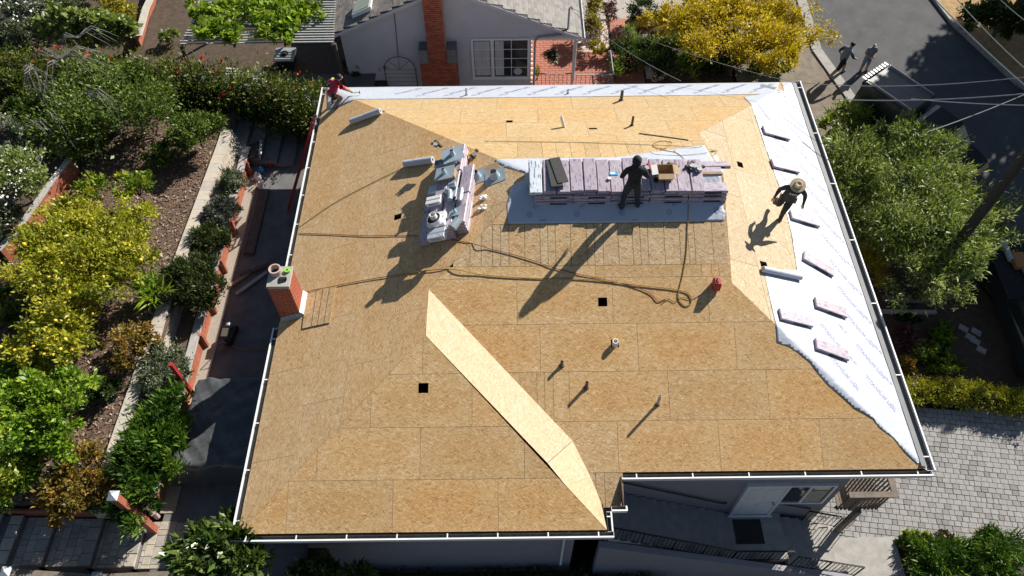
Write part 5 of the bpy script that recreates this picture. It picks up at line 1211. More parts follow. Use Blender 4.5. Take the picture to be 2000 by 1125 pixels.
# planks and patio clutter
for k_, (a, b, wd, mt) in enumerate((((487, 497), (517, 372), .34, 'darkwood'), ((462, 575), (522, 532), .12, 'greywood'), ((450, 560), (500, 525), .12, 'tan'), ((470, 540), (528, 518), .14, 'darkwood'))):
    a, b = Z(*a, -2.55), Z(*b, -2.55); tag(MB().bar(a+Vector((0, 0, .02*k_)), b+Vector((0, 0, .02*k_)), wd, .06 if k_ else .16).build('timber_plank', M[mt]), ('long dark board lying on the patio below the white jugs', 'grey plank lying crosswise on the patio', 'tan plank lying crosswise on the patio', 'dark plank lying crosswise behind the chimney')[k_], 'plank')
for (u, v, mt, h, r, nm, lb, ct) in ((512, 312, 'redpaint', .3, .1, 'fuel_can', 'small red can beside the patio wall', 'can'), (530, 323, 'redpaint', .28, .14, 'fuel_can', 'round red can on the patio', 'can'), (511, 335, 'bluep', .2, .12, 'blue_bucket', 'small blue bucket on the patio', 'bucket'), (505, 350, 'pvc', .3, .13, 'white_jug', 'white plastic jug on the patio', 'jug'), (510, 366, 'pvc', .25, .1, 'white_jug', 'tipped white jug on the long dark board', 'jug')):
    q = Z(u, v, -2.58); tag(MB().lathe(q, (0, 0, 1), [(0, r*.9), (h*.65, r), (h*.8, r*.7), (h, r*.3), (h*1.1, r*.3)], 14).build(nm, M[mt]), lb, ct)
q = Z(489, 296, -2.0); e_ = empty('folding_table', q-Vector((0, 0, .6)), 'folded dark panels leaning at the head of the patio', 'panel')
for k_ in range(3): MB().obox(q+Vector((.07*k_, .02*k_, .02*k_)), (.28, .05, .1), (-.05, .36, 0), (-.02, 0, .015)).build('panel', M['steel'] if k_ < 2 else M['galv'], e_)
# ------------------------------------------------------------------ vegetation
def unit(a): return a/np.maximum(np.linalg.norm(a, axis=-1, keepdims=True), 1e-9)
def leafset(blobs, n, size, asp=.45, up=.3, clumps=60, spread=.16, seed=1, low=-.35, inner=.55, fold=.12, tvar=.5):
    rs = np.random.RandomState(seed); B = np.array(blobs, float)
    wt = (B[:, 3]*B[:, 4]+B[:, 3]*B[:, 5]+B[:, 4]*B[:, 5]); wt /= wt.sum()
    k = max(int(clumps), 4); bi = rs.choice(len(B), k, p=wt)
    d = unit(rs.normal(size=(k, 3))); d[:, 2] = np.where(d[:, 2] < low, -d[:, 2], d[:, 2]); d = unit(d)
    rr = rs.uniform(inner, 1.0, (k, 1))*(1+.18*rs.normal(size=(k, 1)))
    cc = B[bi, :3]+d*rr*B[bi, 3:6]
    ct = rs.uniform(0, 1, k); cs = rs.uniform(.6, 1.4, k)
    ci = rs.randint(0, k, n); off = rs.normal(size=(n, 3)); rm = B[bi, 3:6].mean(axis=1)
    sp_ = (spread*rm*cs)[ci][:, None]*off*np.array([1, 1, .8]); p = cc[ci]+sp_
    out = unit(d[ci]+.7*unit(off)); a = unit(out*.6+rs.normal(size=(n, 3))*.55+np.array([0, 0, up]))
    nr = unit(rs.normal(size=(n, 3))*.6+np.array([0, 0, .9])+out*.4); s = unit(np.cross(a, nr)); nn = np.cross(s, a)
    Ls = size*np.clip(np.exp(rs.normal(-.04, .36, (n, 1))), .35, 2.0); W = Ls*asp*rs.uniform(.8, 1.2, (n, 1))
    V = np.stack([p, p+a*Ls*.45+s*W*.5+nn*Ls*fold, p+a*Ls, p+a*Ls*.45-s*W*.5+nn*Ls*fold], 1)
    tint = np.clip(ct[ci]*(1-tvar)+rs.uniform(0, 1, n)*tvar, 0, 1)
    return V, tint, cc
def lm(name, a, b, c, tr=.25, rough=.45, spec=.4): M[name] = leafmat(name, [(0, a), (.5, b), (1, c)], tr, rough, spec)
lm('lf_lemon', (.09, .13, .012), (.36, .37, .03), (.64, .57, .08), .32); lm('lf_citrus', (.04, .085, .008), (.17, .25, .02), (.42, .42, .04)); lm('lf_bright', (.04, .10, .008), (.15, .27, .018), (.42, .48, .04))
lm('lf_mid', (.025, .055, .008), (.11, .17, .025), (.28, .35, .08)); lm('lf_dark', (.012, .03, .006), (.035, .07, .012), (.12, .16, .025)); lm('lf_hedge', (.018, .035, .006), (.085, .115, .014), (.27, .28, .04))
lm('lf_olive', (.05, .065, .04), (.13, .16, .09), (.30, .33, .22), .15); lm('lf_lav', (.05, .06, .045), (.11, .125, .09), (.24, .22, .26), .1); lm('lf_rosem', (.02, .035, .01), (.06, .085, .025), (.16, .19, .07), .1)
lm('lf_red', (.07, .07, .01), (.24, .17, .03), (.46, .24, .06)); lm('lf_conif', (.014, .045, .006), (.06, .13, .014), (.20, .30, .035), .15); lm('lf_yellow', (.22, .17, .01), (.52, .39, .025), (.86, .68, .08), .35)
lm('lf_lime', (.16, .17, .012), (.33, .32, .025), (.5, .48, .05), .2); lm('lf_maroon', (.05, .015, .02), (.13, .04, .05), (.28, .13, .13)); lm('lf_silver', (.055, .085, .02), (.19, .25, .06), (.48, .54, .24), .28)
lm('lf_vine', (.08, .14, .012), (.22, .33, .03), (.44, .52, .07), .3); lm('lf_gold', (.12, .11, .01), (.32, .27, .02), (.5, .42, .05)); lm('lf_gloss', (.02, .05, .008), (.07, .12, .02), (.24, .30, .09), .2, .3, .6)
M['bark'] = plain('bark', (.10, .075, .055), .9, .3, 9); M['barkg'] = plain('bark_grey', (.20, .19, .18), .9, .2, 9)
M['fl_white'] = plain('petal_white', (.8, .8, .76), .6, .05); M['fl_red'] = plain('petal_red', (.6, .04, .03), .6, .2); M['fl_pink'] = plain('petal_pink', (.55, .08, .15), .6, .2); M['lemon'] = plain('lemon_skin', (.75, .55, .06), .4, .1)
def mpp(c): return (Vector(c)-CAM).dot(FWD)/CF
def limbs(base, cc, r0, k, bi_z=.5, seed=1):
    rs = random.Random(seed); g = MB(); base = Vector(base); top = Vector(np.mean(cc, axis=0)); fork = base.lerp(Vector((top.x, top.y, top.z)), .45)
    g.tube([base, base.lerp(fork, .5)+Vector((rs.uniform(-.05, .05), rs.uniform(-.05, .05), 0)), fork], [r0, r0*.8, r0*.7], 8)
    for i in range(k):
        t = Vector(cc[rs.randrange(len(cc))]); m_ = fork.lerp(t, .5)+Vector((rs.uniform(-.1, .1), rs.uniform(-.1, .1), rs.uniform(0, .15)))
        g.tube([fork, m_, t], [r0*.5, r0*.3, r0*.08], 5)
    return g
def plant(name, label, cat, u, v, z0, rpx, h, mat, n, size, group=None, lobes=5, asp=.45, up=.3, spread=.16, seed=1, flat=1.0, rpy=None, fl=None, trunk=True, clumps=None, inner=.42, low=-.35, cf=.55, barkm='bark', tvar=.5, lim=10, lift=0):
    c = Z(u, v, z0+cf*h); k = mpp(c); rx = rpx*k; ry = (rpy*k/.8 if rpy else rx*flat); rs = random.Random(seed)
    hh = h*(1-lift)*.5; cz = z0+h-hh
    bl = [(c.x, c.y, cz, rx*.72, ry*.72, hh*.8)]
    for i in range(lobes):
        t = 2*PI*i/lobes+rs.uniform(-.4, .4); q = rs.uniform(.42, .62)
        bl.append((c.x+math.cos(t)*rx*q, c.y+math.sin(t)*ry*q, cz+rs.uniform(-.35, .35)*hh, rx*rs.uniform(.35, .5), ry*rs.uniform(.35, .5), hh*rs.uniform(.45, .65)))
    e_ = empty(name, (c.x, c.y, z0), label, cat, group)
    V, tint, cc = leafset(bl, n, size, asp, up, clumps or max(30, n//115), spread, seed, low, inner, tvar=tvar)
    V[:, :, 2] = np.maximum(V[:, :, 2], z0+.02)
    npmesh('crown' if cat == 'tree' else 'foliage', V, M[mat], e_, tint)
    if trunk: limbs((c.x, c.y, z0), cc, max(.03, rx*.045), lim, seed=seed).build('trunk' if cat == 'tree' else 'stem', M[barkm], e_)
    if fl:
        fm, fn, fs = fl; V2, t2, _ = leafset(bl, fn, fs, .9, .6, max(8, fn//4), .12, seed+50, -.1, .95); npmesh('flowers', V2, M[fm], e_, t2, kind='stuff')
    return e_, cc, bl
GL = -1.35
# left garden
e_, cc, _ = plant('lemon_tree', 'big yellow green lemon tree loaded with fruit in the bark garden', 'tree', 165, 505, GL-.1, 150, 2.3, 'lf_lemon', 30000, .105, lobes=7, spread=.13, seed=3, rpy=135, lift=.25)
ln = MB().ball((0, 0, 0), (.045, .045, .055), 8, 6).build('lemon', M['lemon'], smooth=True); COL.objects.unlink(ln)
rs_ = random.Random(5)
def fruit(e_, cc, n_):
    for i in range(n_):
        q = Vector(cc[rs_.randrange(len(cc))])+Vector((rs_.uniform(-.15, .15), rs_.uniform(-.2, .05), rs_.uniform(0, .2))); inst('lemon', ln, q, e_, (rs_.uniform(0, 3), rs_.uniform(0, 3), 0), (rs_.uniform(.8, 1.25),)*3)
fruit(e_, cc, 60)
e_, cc, _ = plant('lemon_tree', 'sparser lemon tree with arching fruiting branches above the dark green citrus', 'tree', 118, 665, GL-.1, 108, 1.8, 'lf_lemon', 9000, .11, lobes=6, spread=.12, seed=4, rpy=75, lift=.2); fruit(e_, cc, 45)
plant('citrus_tree', 'dense bright green citrus tree at the lower garden edge', 'tree', 70, 815, GL-.1, 112, 2.0, 'lf_bright', 13000, .12, lobes=6, spread=.14, seed=5, rpy=100, lift=.2)
e_, cc, _ = plant('citrus_tree', 'small young citrus tree with white trunk guard on the mulch', 'tree', 268, 372, GL, 46, 1.2, 'lf_citrus', 1800, .11, lobes=5, seed=6, rpy=36, lift=.4); fruit(e_, cc, 6)
a, b = Z(252, 430, GL), Z(261, 404, GL+.3); tag(MB().lathe(a, b-a+Vector((0, .0, .25)), [(0, .08), (.55, .07), (.55, .05)], 12).build('trunk_guard', M['fl_white']), 'white plastic trunk guard below the small citrus tree', 'trunk guard')
plant('photinia_shrub', 'rounded reddish brown shrub beside the block wall', 'shrub', 255, 672, GL, 58, 1.1, 'lf_red', 4200, .09, 'reddish brown shrubs', seed=7, rpy=52)
plant('photinia_shrub', 'large reddish brown shrub spilling over the planter wall', 'shrub', 150, 940, -1.7, 88, 1.3, 'lf_red', 7500, .105, 'reddish brown shrubs', seed=8, rpy=72)
plant('citrus_shrub', 'low green shrub tucked behind the reddish brown planter shrub', 'shrub', 40, 935, GL, 60, 1.2, 'lf_citrus', 3800, .12, seed=9, rpy=60)
plant('juniper_shrub', 'small feathery green shrub at the foot of the capped red post', 'shrub', 200, 990, -1.7, 32, .4, 'lf_conif', 1200, .12, asp=.15, up=.8, seed=10, rpy=16)
plant('olive_shrub', 'silvery grey green shrub leaning over the block wall by the red post', 'shrub', 322, 738, -2.0, 56, 1.1, 'lf_olive', 14000, .08, asp=.38, seed=11, rpy=72, up=.5)
plant('conifer_shrub', 'big feathery dark green shrub in front of the black tarp', 'shrub', 300, 880, -2.2, 72, 1.9, 'lf_conif', 20000, .17, asp=.2, up=1.1, spread=.12, seed=12, rpy=115, tvar=.3)
plant('rosemary_bush', 'broad upright rosemary bush over the timber wall', 'shrub', 378, 553, -2.0, 66, 1.2, 'lf_rosem', 16000, .13, 'rosemary and lavender bushes in the strip bed', asp=.2, up=1.3, spread=.14, seed=13, rpy=66)
plant('lavender_bush', 'round grey lavender bush alone at the top of the strip bed', 'shrub', 452, 357, -2.0, 32, .8, 'lf_olive', 5000, .12, 'rosemary and lavender bushes in the strip bed', asp=.18, up=.9, seed=14, rpy=26)
plant('lavender_bush', 'purple tinged lavender bush between two greener bushes', 'shrub', 432, 418, -2.0, 46, .8, 'lf_lav', 8000, .11, 'rosemary and lavender bushes in the strip bed', asp=.2, up=.9, seed=15, rpy=34, fl=('lf_lav', 500, .05))
plant('rosemary_bush', 'dull grey rosemary bush below the purple lavender', 'shrub', 412, 470, -2.0, 48, .9, 'lf_rosem', 8000, .12, 'rosemary and lavender bushes in the strip bed', asp=.2, up=1.0, seed=16, rpy=34)
plant('agapanthus', 'strappy green agapanthus clump under the lemon tree', 'plant', 292, 572, GL, 32, .5, 'lf_bright', 420, .4, asp=.09, up=.5, seed=17, rpy=34, trunk=False, spread=.1, inner=.1)
plant('garden_shrub', 'tangled green shrub with arching bare grey branches', 'shrub', 205, 205, GL, 175, 2.2, 'lf_mid', 22000, .11, seed=18, rpy=105, lobes=8, barkm='barkg', spread=.2)
bb = MB(); rs2 = random.Random(3); c0_ = Z(110, 125, 1.1)
tw_ = empty('bare_weeping_tree', Z(120, 135, GL), 'leafless grey weeping branches arching over the green shrub', 'tree')
for (sx, sy, ex, ey, hz) in ((118, 112, 58, 130, 1.3), (118, 112, 90, 190, 1.2), (118, 112, 160, 130, 1.3), (118, 112, 215, 150, 1.2), (118, 112, 200, 110, 1.5), (150, 75, 220, 85, 1.7), (150, 75, 118, 112, 1.4), (62, 128, 50, 185, 1.0), (62, 128, 75, 200, .9), (62, 128, 95, 195, .9), (62, 128, 108, 185, .9), (170, 180, 245, 215, .8), (170, 180, 230, 245, .7), (100, 220, 140, 280, .6), (60, 235, 115, 285, .6)):
    for k_ in range(4):
        a = Z(sx+rs2.uniform(-5, 5), sy+rs2.uniform(-4, 4), hz); b = Z(ex+rs2.uniform(-22, 22), ey+rs2.uniform(-14, 14), hz-.7); m_ = a.lerp(b, .45)+Vector((rs2.uniform(-.1, .1), rs2.uniform(-.1, .1), .42)); m2 = a.lerp(b, .8)+Vector((0, 0, .2))
        bb.tube([a, m_, m2, b], [.016, .013, .009, .005], 5)
bb.tube([Z(120, 135, GL), c0_], [.07, .03], 6); bb.build('branches', M['barkg'], tw_)
plant('garden_shrub', 'round lobed mid green shrub overhanging the top of the block wall', 'shrub', 378, 250, GL, 58, 1.5, 'lf_mid', 8000, .1, seed=19, rpy=50)
plant('garden_shrub', 'upright mid green shrub between hedge and arching branches', 'shrub', 262, 165, GL, 38, 1.9, 'lf_mid', 2600, .11, seed=20, rpy=42)
plant('apple_tree', 'blossoming tree with small white flowers at the garden edge', 'tree', 32, 350, -.85, 75, 1.9, 'lf_silver', 5000, .11, seed=21, rpy=75, fl=('fl_white', 350, .06))
plant('garden_shrub', 'grey green leafy shrub below the blossoming tree', 'shrub', 15, 260, -.85, 60, 1.4, 'lf_olive', 2500, .1, seed=22, rpy=45)
plant('lemon_shrub', 'yellowing citrus sprout just below the arching branches', 'shrub', 180, 370, GL, 40, .9, 'lf_citrus', 1300, .11, seed=23, rpy=45)
# back-left hedge and plants beyond
hp = [Z(-60, 118, -.5), Z(120, 128, -.5), Z(300, 130, -.5), Z(430, 150, -.5), Z(560, 175, -.5), Z(625, 195, -.6)]
bl = []
for a, b in zip(hp, hp[1:]):
    n_ = max(2, int((b-a).length/.7))
    for i in range(n_): q = a.lerp(b, i/n_); bl.append((q.x, q.y+R.uniform(-.1, .1), -1.5+R.uniform(-.1, .1), .62, .85, 1.25))
hd = empty('flowering_hedge', (-12, 23, -2.7), 'long dense hedge dotted with red blossoms behind the garden', 'hedge')
V, tint, cc = leafset(bl, 42000, .1, .45, .3, 1100, .2, 31, -.6, .75); npmesh('foliage', V, M['lf_hedge'], hd, tint)
V, tint, _ = leafset([(b[0], b[1], b[2]+.15, b[3], b[4], b[5]) for b in bl], 260, .1, .9, .6, 60, .06, 33, .1, .98); npmesh('flowers', V, M['fl_red'], hd, tint, kind='stuff')
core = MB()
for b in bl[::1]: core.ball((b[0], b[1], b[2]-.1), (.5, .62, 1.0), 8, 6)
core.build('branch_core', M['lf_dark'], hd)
plant('garden_shrub', 'shrub with white blossoms beyond the hedge', 'shrub', 60, 25, -2.7, 90, 1.6, 'lf_olive', 4000, .12, seed=34, rpy=40, fl=('fl_white', 300, .1))
plant('leafy_plant', 'soft grey green leafy plant just beyond the hedge', 'plant', 130, 55, -2.7, 75, 2.0, 'lf_silver', 2500, .2, seed=35, rpy=25, asp=.6); plant('leafy_plant', 'soft grey green leafy plant by the red garden edging', 'plant', 225, 58, -2.7, 40, 1.9, 'lf_silver', 1200, .2, seed=36, rpy=22, asp=.6)
plant('garden_shrub', 'yellow green shrub beside the red garden edging', 'shrub', 215, 15, -2.7, 60, 1.0, 'lf_gold', 2600, .11, seed=37, rpy=32); plant('garden_shrub', 'dark shrub in the shade beyond the hedge', 'shrub', 150, 5, -2.7, 40, 1.1, 'lf_dark', 1800, .11, seed=38, rpy=30)
vn = empty('grape_vine', Z(520, 40, -.3), 'bright green vine sprawling over the slatted pergola', 'vine')
bl = [(Z(u, v, -.2).x, Z(u, v, -.2).y, -.2, r*mpp(Z(u, v, -.2)), r*mpp(Z(u, v, -.2))*1.2, .22) for u, v, r in ((440, 25, 45), (480, 15, 40), (410, 55, 30), (450, 65, 25), (545, 15, 50), (580, 40, 45), (540, 50, 40), (600, 20, 30), (560, 70, 20), (390, 20, 30), (500, 40, 30))]
V, tint, cc = leafset(bl, 5600, .16, .8, .2, 130, .15, 41, -.2, .2); npmesh('foliage', V, M['lf_vine'], vn, tint); limbs(Z(640, 60, -2.7), cc, .05, 14, seed=4).build('stem', M['bark'], vn)
for i, (u, v, r, h) in enumerate(((718, 120, 28, 1.6), (748, 118, 24, 1.7), (690, 135, 25, 1.2))): plant('potted_shrub', ('thin shrub growing against the shaded lilac wall', 'taller thin shrub beside the trellis arch', 'low dark shrub at the corner of the lilac wall')[i], 'shrub', u, v, -3.2, r, h, 'lf_mid' if i < 2 else 'lf_dark', 700, .12, seed=42+i, asp=.25, up=.8)
# between the houses and the street
plant('yellow_tree', 'wide bright yellow leaved tree overhanging the street', 'tree', 1448, 58, -3.9, 200, 3.4, 'lf_yellow', 36000, .12, lobes=8, spread=.13, seed=51, rpy=100, clumps=230, lift=.55, cf=.75, asp=.35, lim=26)
plant('garden_shrub', 'broad dark green feathery shrub below the yellow tree', 'shrub', 1275, 118, -3.6, 62, 1.5, 'lf_dark', 5500, .16, asp=.2, up=.6, seed=52, rpy=45); plant('garden_shrub', 'spiky grey green shrub beside the red walkway', 'shrub', 1235, 95, -3.5, 38, 1.2, 'lf_silver', 2200, .2, asp=.12, up=.8, seed=53, rpy=45)
plant('clipped_bush', 'round clipped dark green bush by the concrete walk', 'shrub', 1256, 24, -3.4, 34, 1.3, 'lf_dark', 3800, .08, seed=54, rpy=30, inner=.85, lobes=3)
plant('garden_shrub', 'tall shrub turning yellow beside the neighbor gutter', 'shrub', 1158, 30, -3.4, 28, 2.1, 'lf_gold', 3600, .09, seed=55, rpy=42); plant('maroon_shrub', 'dark maroon leaved shrub behind the yellowing shrub', 'shrub', 1190, 25, -3.4, 18, 1.5, 'lf_maroon', 1200, .09, seed=56, rpy=26)
plant('garden_shrub', 'low trailing shrub on the neighbor porch edge', 'shrub', 1165, 95, -3.3, 30, .7, 'lf_gold', 1500, .08, seed=57, rpy=18); plant('garden_shrub', 'small yellow green shrub at the end of the porch railing', 'shrub', 1202, 138, -3.4, 14, .9, 'lf_citrus', 900, .08, seed=58, rpy=24)
plant('garden_shrub', 'leafy green shrub under the right side of the yellow tree', 'shrub', 1435, 112, -3.8, 75, 1.4, 'lf_mid', 5000, .15, asp=.25, seed=59, rpy=40); plant('garden_shrub', 'grassy bright green clump between the dark shrubs', 'shrub', 1345, 130, -3.7, 26, 1.0, 'lf_bright', 1500, .22, asp=.08, up=.9, seed=60, rpy=26)
plant('ornamental_flax', 'bronze strappy plant beside the low pale wall', 'plant', 1255, 62, -3.4, 26, .8, 'lf_maroon', 260, .45, asp=.08, up=.8, seed=61, rpy=18, trunk=False, spread=.1, inner=.1)
plant('potted_conifer', 'small golden conifer in a pot on the porch', 'shrub', 1048, 140, -3.33, 6, .7, 'lf_gold', 500, .06, seed=62, rpy=14); hbq = leafset([(1.72, 25.2, -2.0, .24, .24, .2)], 420, .09, .4, -.4, 30, .3, 63, -1); npmesh('trailing_foliage', hbq[0], M['lf_dark'], hb, hbq[1])
# right side trees
plant('street_tree', 'large silvery green tree beside the right gutter', 'tree', 1775, 395, -4.3, 185, 4.0, 'lf_silver', 50000, .15, lobes=12, spread=.12, seed=71, rpy=200, asp=.24, lift=.35, cf=.62, lim=24, low=-.5)
plant('street_tree', 'lower limb of yellowish green foliage near the work truck', 'tree', 1822, 498, -4.5, 78, 2.6, 'lf_silver', 15000, .125, seed=72, rpy=90, asp=.24, lift=.3)
plant('golden_cypress', 'golden feathery conifer beside the gutter below the big tree', 'shrub', 1688, 490, -4.6, 46, 2.2, 'lf_gold', 2800, .22, asp=.12, up=.2, seed=73, rpy=65)
plant('garden_shrub', 'light green open shrub in front of the parked pickup', 'shrub', 1650, 232, -3.9, 62, 2.0, 'lf_citrus', 3600, .1, seed=74, rpy=45); plant('garden_shrub', 'dark shrub hugging the wall under the right gutter', 'shrub', 1650, 330, -4.2, 60, 1.8, 'lf_mid', 3500, .12, seed=75, rpy=60)
for i, (u, v, r, h, mt, n_, sz, lb, ry) in enumerate(((1768, 660, 28, .9, 'lf_maroon', 1400, .09, 'dark maroon maple in the shaded yard', 25), (1838, 652, 22, .6, 'lf_bright', 1100, .16, 'bright green grass clump in the shaded yard', 22), (1810, 690, 40, .6, 'lf_mid', 1900, .12, 'low mid green shrub in the shaded yard', 28), (1845, 712, 36, .5, 'lf_citrus', 1600, .1, 'low yellow green shrub just above the lime hedge', 20), (1765, 710, 30, .6, 'lf_red', 1000, .1, 'brownish shrub beside the gutter above the lime hedge', 20), (1770, 620, 30, .5, 'lf_dark', 900, .1, 'dark low plant under the big tree', 16))): plant('yard_plant', lb, 'plant', u, v, gr(13, 11.5), r, h, mt, n_, sz, seed=80+i, rpy=ry)
la_ = [G(1740, 775), G(1850, 775), G(1940, 790), G(2010, 800)]
bl = []
for a, b in zip(la_, la_[1:]):
    for i in range(6): q = a.lerp(b, i/6); bl.append((q.x, q.y, q.z+.28, .3, .42, .38))
hd2 = empty('lime_hedge', la_[0], 'clipped lime green hedge edging the paved driveway', 'hedge'); V, tint, _ = leafset(bl, 20000, .06, .5, .5, 900, .16, 91, -.2, .85); npmesh('foliage', V, M['lf_lime'], hd2, tint)
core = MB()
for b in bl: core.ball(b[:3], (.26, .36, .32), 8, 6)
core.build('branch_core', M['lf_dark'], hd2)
wd_ = empty('timber_border', G(1790, 612), 'weathered timber border in the shaded yard', 'timber'); MB().bar(G(1712, 612)+Vector((0, 0, .12)), G(1825, 614)+Vector((0, 0, .12)), .12, .12).build('beam', M['greywood'], wd_); MB().bar(G(1718, 592)+Vector((0, 0, .3)), G(1800, 596)+Vector((0, 0, .3)), .2, .1).build('beam', M['deckwood'], wd_)
for i, (u, v) in enumerate(((1893, 660), (1903, 668), (1915, 685), (1880, 643), (1905, 650))): tag(MB().obox(G(u, v)+Vector((0, 0, .05)), (.12, -.1, 0), (.06, .09, 0), (0, 0, .04), .01).build('stepping_stone', M['conc']), 'small stepping stone in the dark yard soil', 'stone', 'stepping stones in the yard')
# bottom right junipers
gj = gr(14, 5.5)
sheet('front_bed', [(9.7, 1), (18, 1), (18, 6.9), (13.5, 6.5), (11.1, 6.75), (11.05, 5.2), (9.7, 5.2)], gr, M['soil'], dz=-.02, bumpy=.03, step=.4)
plant('juniper_shrub', 'big dark green juniper mound at the driveway edge beside the landing', 'shrub', 1835, 1095, gj, 85, 1.2, 'lf_conif', 9000, .15, 'juniper mounds at the driveway edge', asp=.2, up=.6, seed=101, rpy=45, spread=.15); plant('juniper_shrub', 'wide dark green juniper mound at the far end of the driveway edge', 'shrub', 1945, 1090, gj, 80, 1.3, 'lf_conif', 9000, .15, 'juniper mounds at the driveway edge', asp=.2, up=.6, seed=102, rpy=48, spread=.15)
plant('flower_bush', 'red flowering bush between junipers and pavers', 'shrub', 1845, 1055, gj, 24, .7, 'lf_dark', 900, .09, seed=103, rpy=14, fl=('fl_pink', 160, .08)); plant('flower_bush', 'low yellow green bush beside the white step edge', 'shrub', 1785, 1056, gj, 34, .6, 'lf_citrus', 1500, .1, seed=104, rpy=18); plant('flower_bush', 'small yellow green bush with brown tips by the pavers', 'shrub', 1930, 1055, gj, 26, .6, 'lf_red', 1000, .1, seed=105, rpy=14)
# bottom front
plant('loquat_tree', 'glossy broad leaved tree rising in front of the left front corner', 'tree', 432, 1075, -4.2, 105, 4.5, 'lf_gloss', 10000, .19, lobes=7, asp=.34, seed=111, rpy=70, cf=.8, spread=.15, lift=.6)
for i, (u, v, r) in enumerate(((640, 1118, 35), (700, 1120, 25), (585, 1122, 30))): plant('loquat_shrub', ('leafy sprig rising above the bottom shrubs under the eave', 'small bright sprig beside the taller leafy sprig', 'leafy shoots next to the glossy tree')[i], 'shrub', u, v, -4.6, r, 2.6, 'lf_gloss', 500, .18, asp=.34, seed=115+i, rpy=22, cf=.85, lift=.6)
sheet('front_garden', [(-9, -3), (9.6, -3), (9.6, 5.7), (2.2, 5.9), (2.2, 6.14), (-9, 6.14)], lambda x, y: -5.4, M['soil'], bumpy=.05, step=.6)
e_ = empty('ivy_bed', (0, 5, -5.4), 'dark ground cover in the shade below the front eave', 'ground cover'); 
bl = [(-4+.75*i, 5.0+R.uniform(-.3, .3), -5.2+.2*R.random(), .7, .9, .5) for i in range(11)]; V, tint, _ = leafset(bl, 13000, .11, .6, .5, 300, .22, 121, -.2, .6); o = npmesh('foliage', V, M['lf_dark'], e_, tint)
# trees across the street that shade it
for i, (x, y, z, r, h) in enumerate(((21.4, 28.2, 4.2, 2.1, 3.0), (23.2, 27.6, 4.2, 2.6, 3.4), (29, 27, 3.4, 4.5, 4.2), (24.8, 23.8, 3.4, 3.4, 3.8), (27, 21.5, 2.8, 3.2, 3.6), (27.5, 32.5, 4.4, 3.2, 3.4), (22.6, 14.6, -1.4, 1.7, 2.0), (28, 17.5, 1.2, 2.6, 3.0), (29.8, 34.2, 5, 2.9, 3.4))):
    e_ = empty('roadside_tree', (x, y, gr(x, y)), 'tall dark tree across the street shading the road', 'tree', 'trees shading the street from across the road')
    bl = [(x+R.uniform(-.5, .5)*r, y+R.uniform(-.5, .5)*r, z+R.uniform(-.4, .4)*h*.5, r*.5, r*.5, h*.4) for _ in range(8)]
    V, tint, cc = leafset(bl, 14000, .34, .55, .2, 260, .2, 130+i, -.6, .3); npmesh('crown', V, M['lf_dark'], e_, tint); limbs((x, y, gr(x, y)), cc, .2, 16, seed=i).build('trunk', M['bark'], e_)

for i, (u, v, z0, r, h, mt, n_, ry, lb) in enumerate(((60, 225, GL+.4, 70, 1.2, 'lf_mid', 6000, 40, 'leafy green shrub under the bare arching branches'), (320, 300, GL, 45, .7, 'lf_mid', 2200, 22, 'low green shrub at the upper edge of the mulch'), (140, 285, GL, 70, 1.0, 'lf_silver', 5000, 40, 'pale leaved shrub reaching over the mulch'), (15, 440, -.85, 40, .9, 'lf_olive', 1800, 40, 'grey green shrub above the low timber wall'), (30, 590, GL, 55, .9, 'lf_mid', 3000, 45, 'mid green shrub beside the big lemon tree'), (30, 720, GL, 60, 1.0, 'lf_bright', 3800, 35, 'bright green shrub between lemon and citrus trees'), (200, 760, GL, 40, .5, 'lf_dark', 1500, 25, 'low dark plant in the shade of the lemon tree'), (20, 165, -1.2, 70, 1.3, 'lf_hedge', 5000, 35, 'dark green shrub in front of the flowering hedge'))): plant('garden_shrub', lb, 'shrub', u, v, z0, r, h, mt, n_, .11, seed=150+i, rpy=ry)
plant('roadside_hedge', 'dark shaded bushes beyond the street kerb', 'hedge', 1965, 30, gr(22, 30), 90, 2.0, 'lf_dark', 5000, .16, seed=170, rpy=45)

for i, (u, v, z0, r, h, mt, n_, ry, lb) in enumerate(((30, 70, -2.7, 60, 1.3, 'lf_olive', 3500, 22, 'grey green shrub just behind the left end of the hedge'), (190, 40, -2.7, 55, 1.0, 'lf_mid', 3000, 24, 'mid green shrub in the back yard beside the red edging'), (100, 8, -2.7, 60, .9, 'lf_bright', 3000, 24, 'bright green patch of shrubs in the back yard'), (245, 35, -2.7, 30, .9, 'lf_gold', 1800, 34, 'golden green shrub against the red edging'), (20, 10, -2.7, 50, 1.2, 'lf_mid', 3000, 30, 'leafy shrub at the far end of the back yard'), (330, 70, -2.7, 25, .6, 'lf_mid', 700, 14, 'small shrub in the bare soil by the pergola'),
    (1330, 80, -3.6, 60, 1.2, 'lf_mid', 4500, 34, 'leafy green shrub filling the bed under the yellow tree'), (1300, 40, -3.6, 45, 1.2, 'lf_gold', 3000, 30, 'golden shrub between the clipped bush and the yellow tree'), (1390, 125, -3.7, 50, 1.1, 'lf_dark', 3500, 26, 'dark leafy shrub close behind the back eave'), (1500, 130, -3.7, 50, 1.0, 'lf_mid', 3000, 22, 'mid green shrub at the foot of the yellow tree by the verge'), (1215, 110, -3.5, 28, 1.0, 'lf_dark', 1800, 36, 'dark leafy shrub crowding the red walkway'))): plant('garden_shrub', lb, 'shrub', u, v, z0, r, h, mt, n_, .11, seed=180+i, rpy=ry)
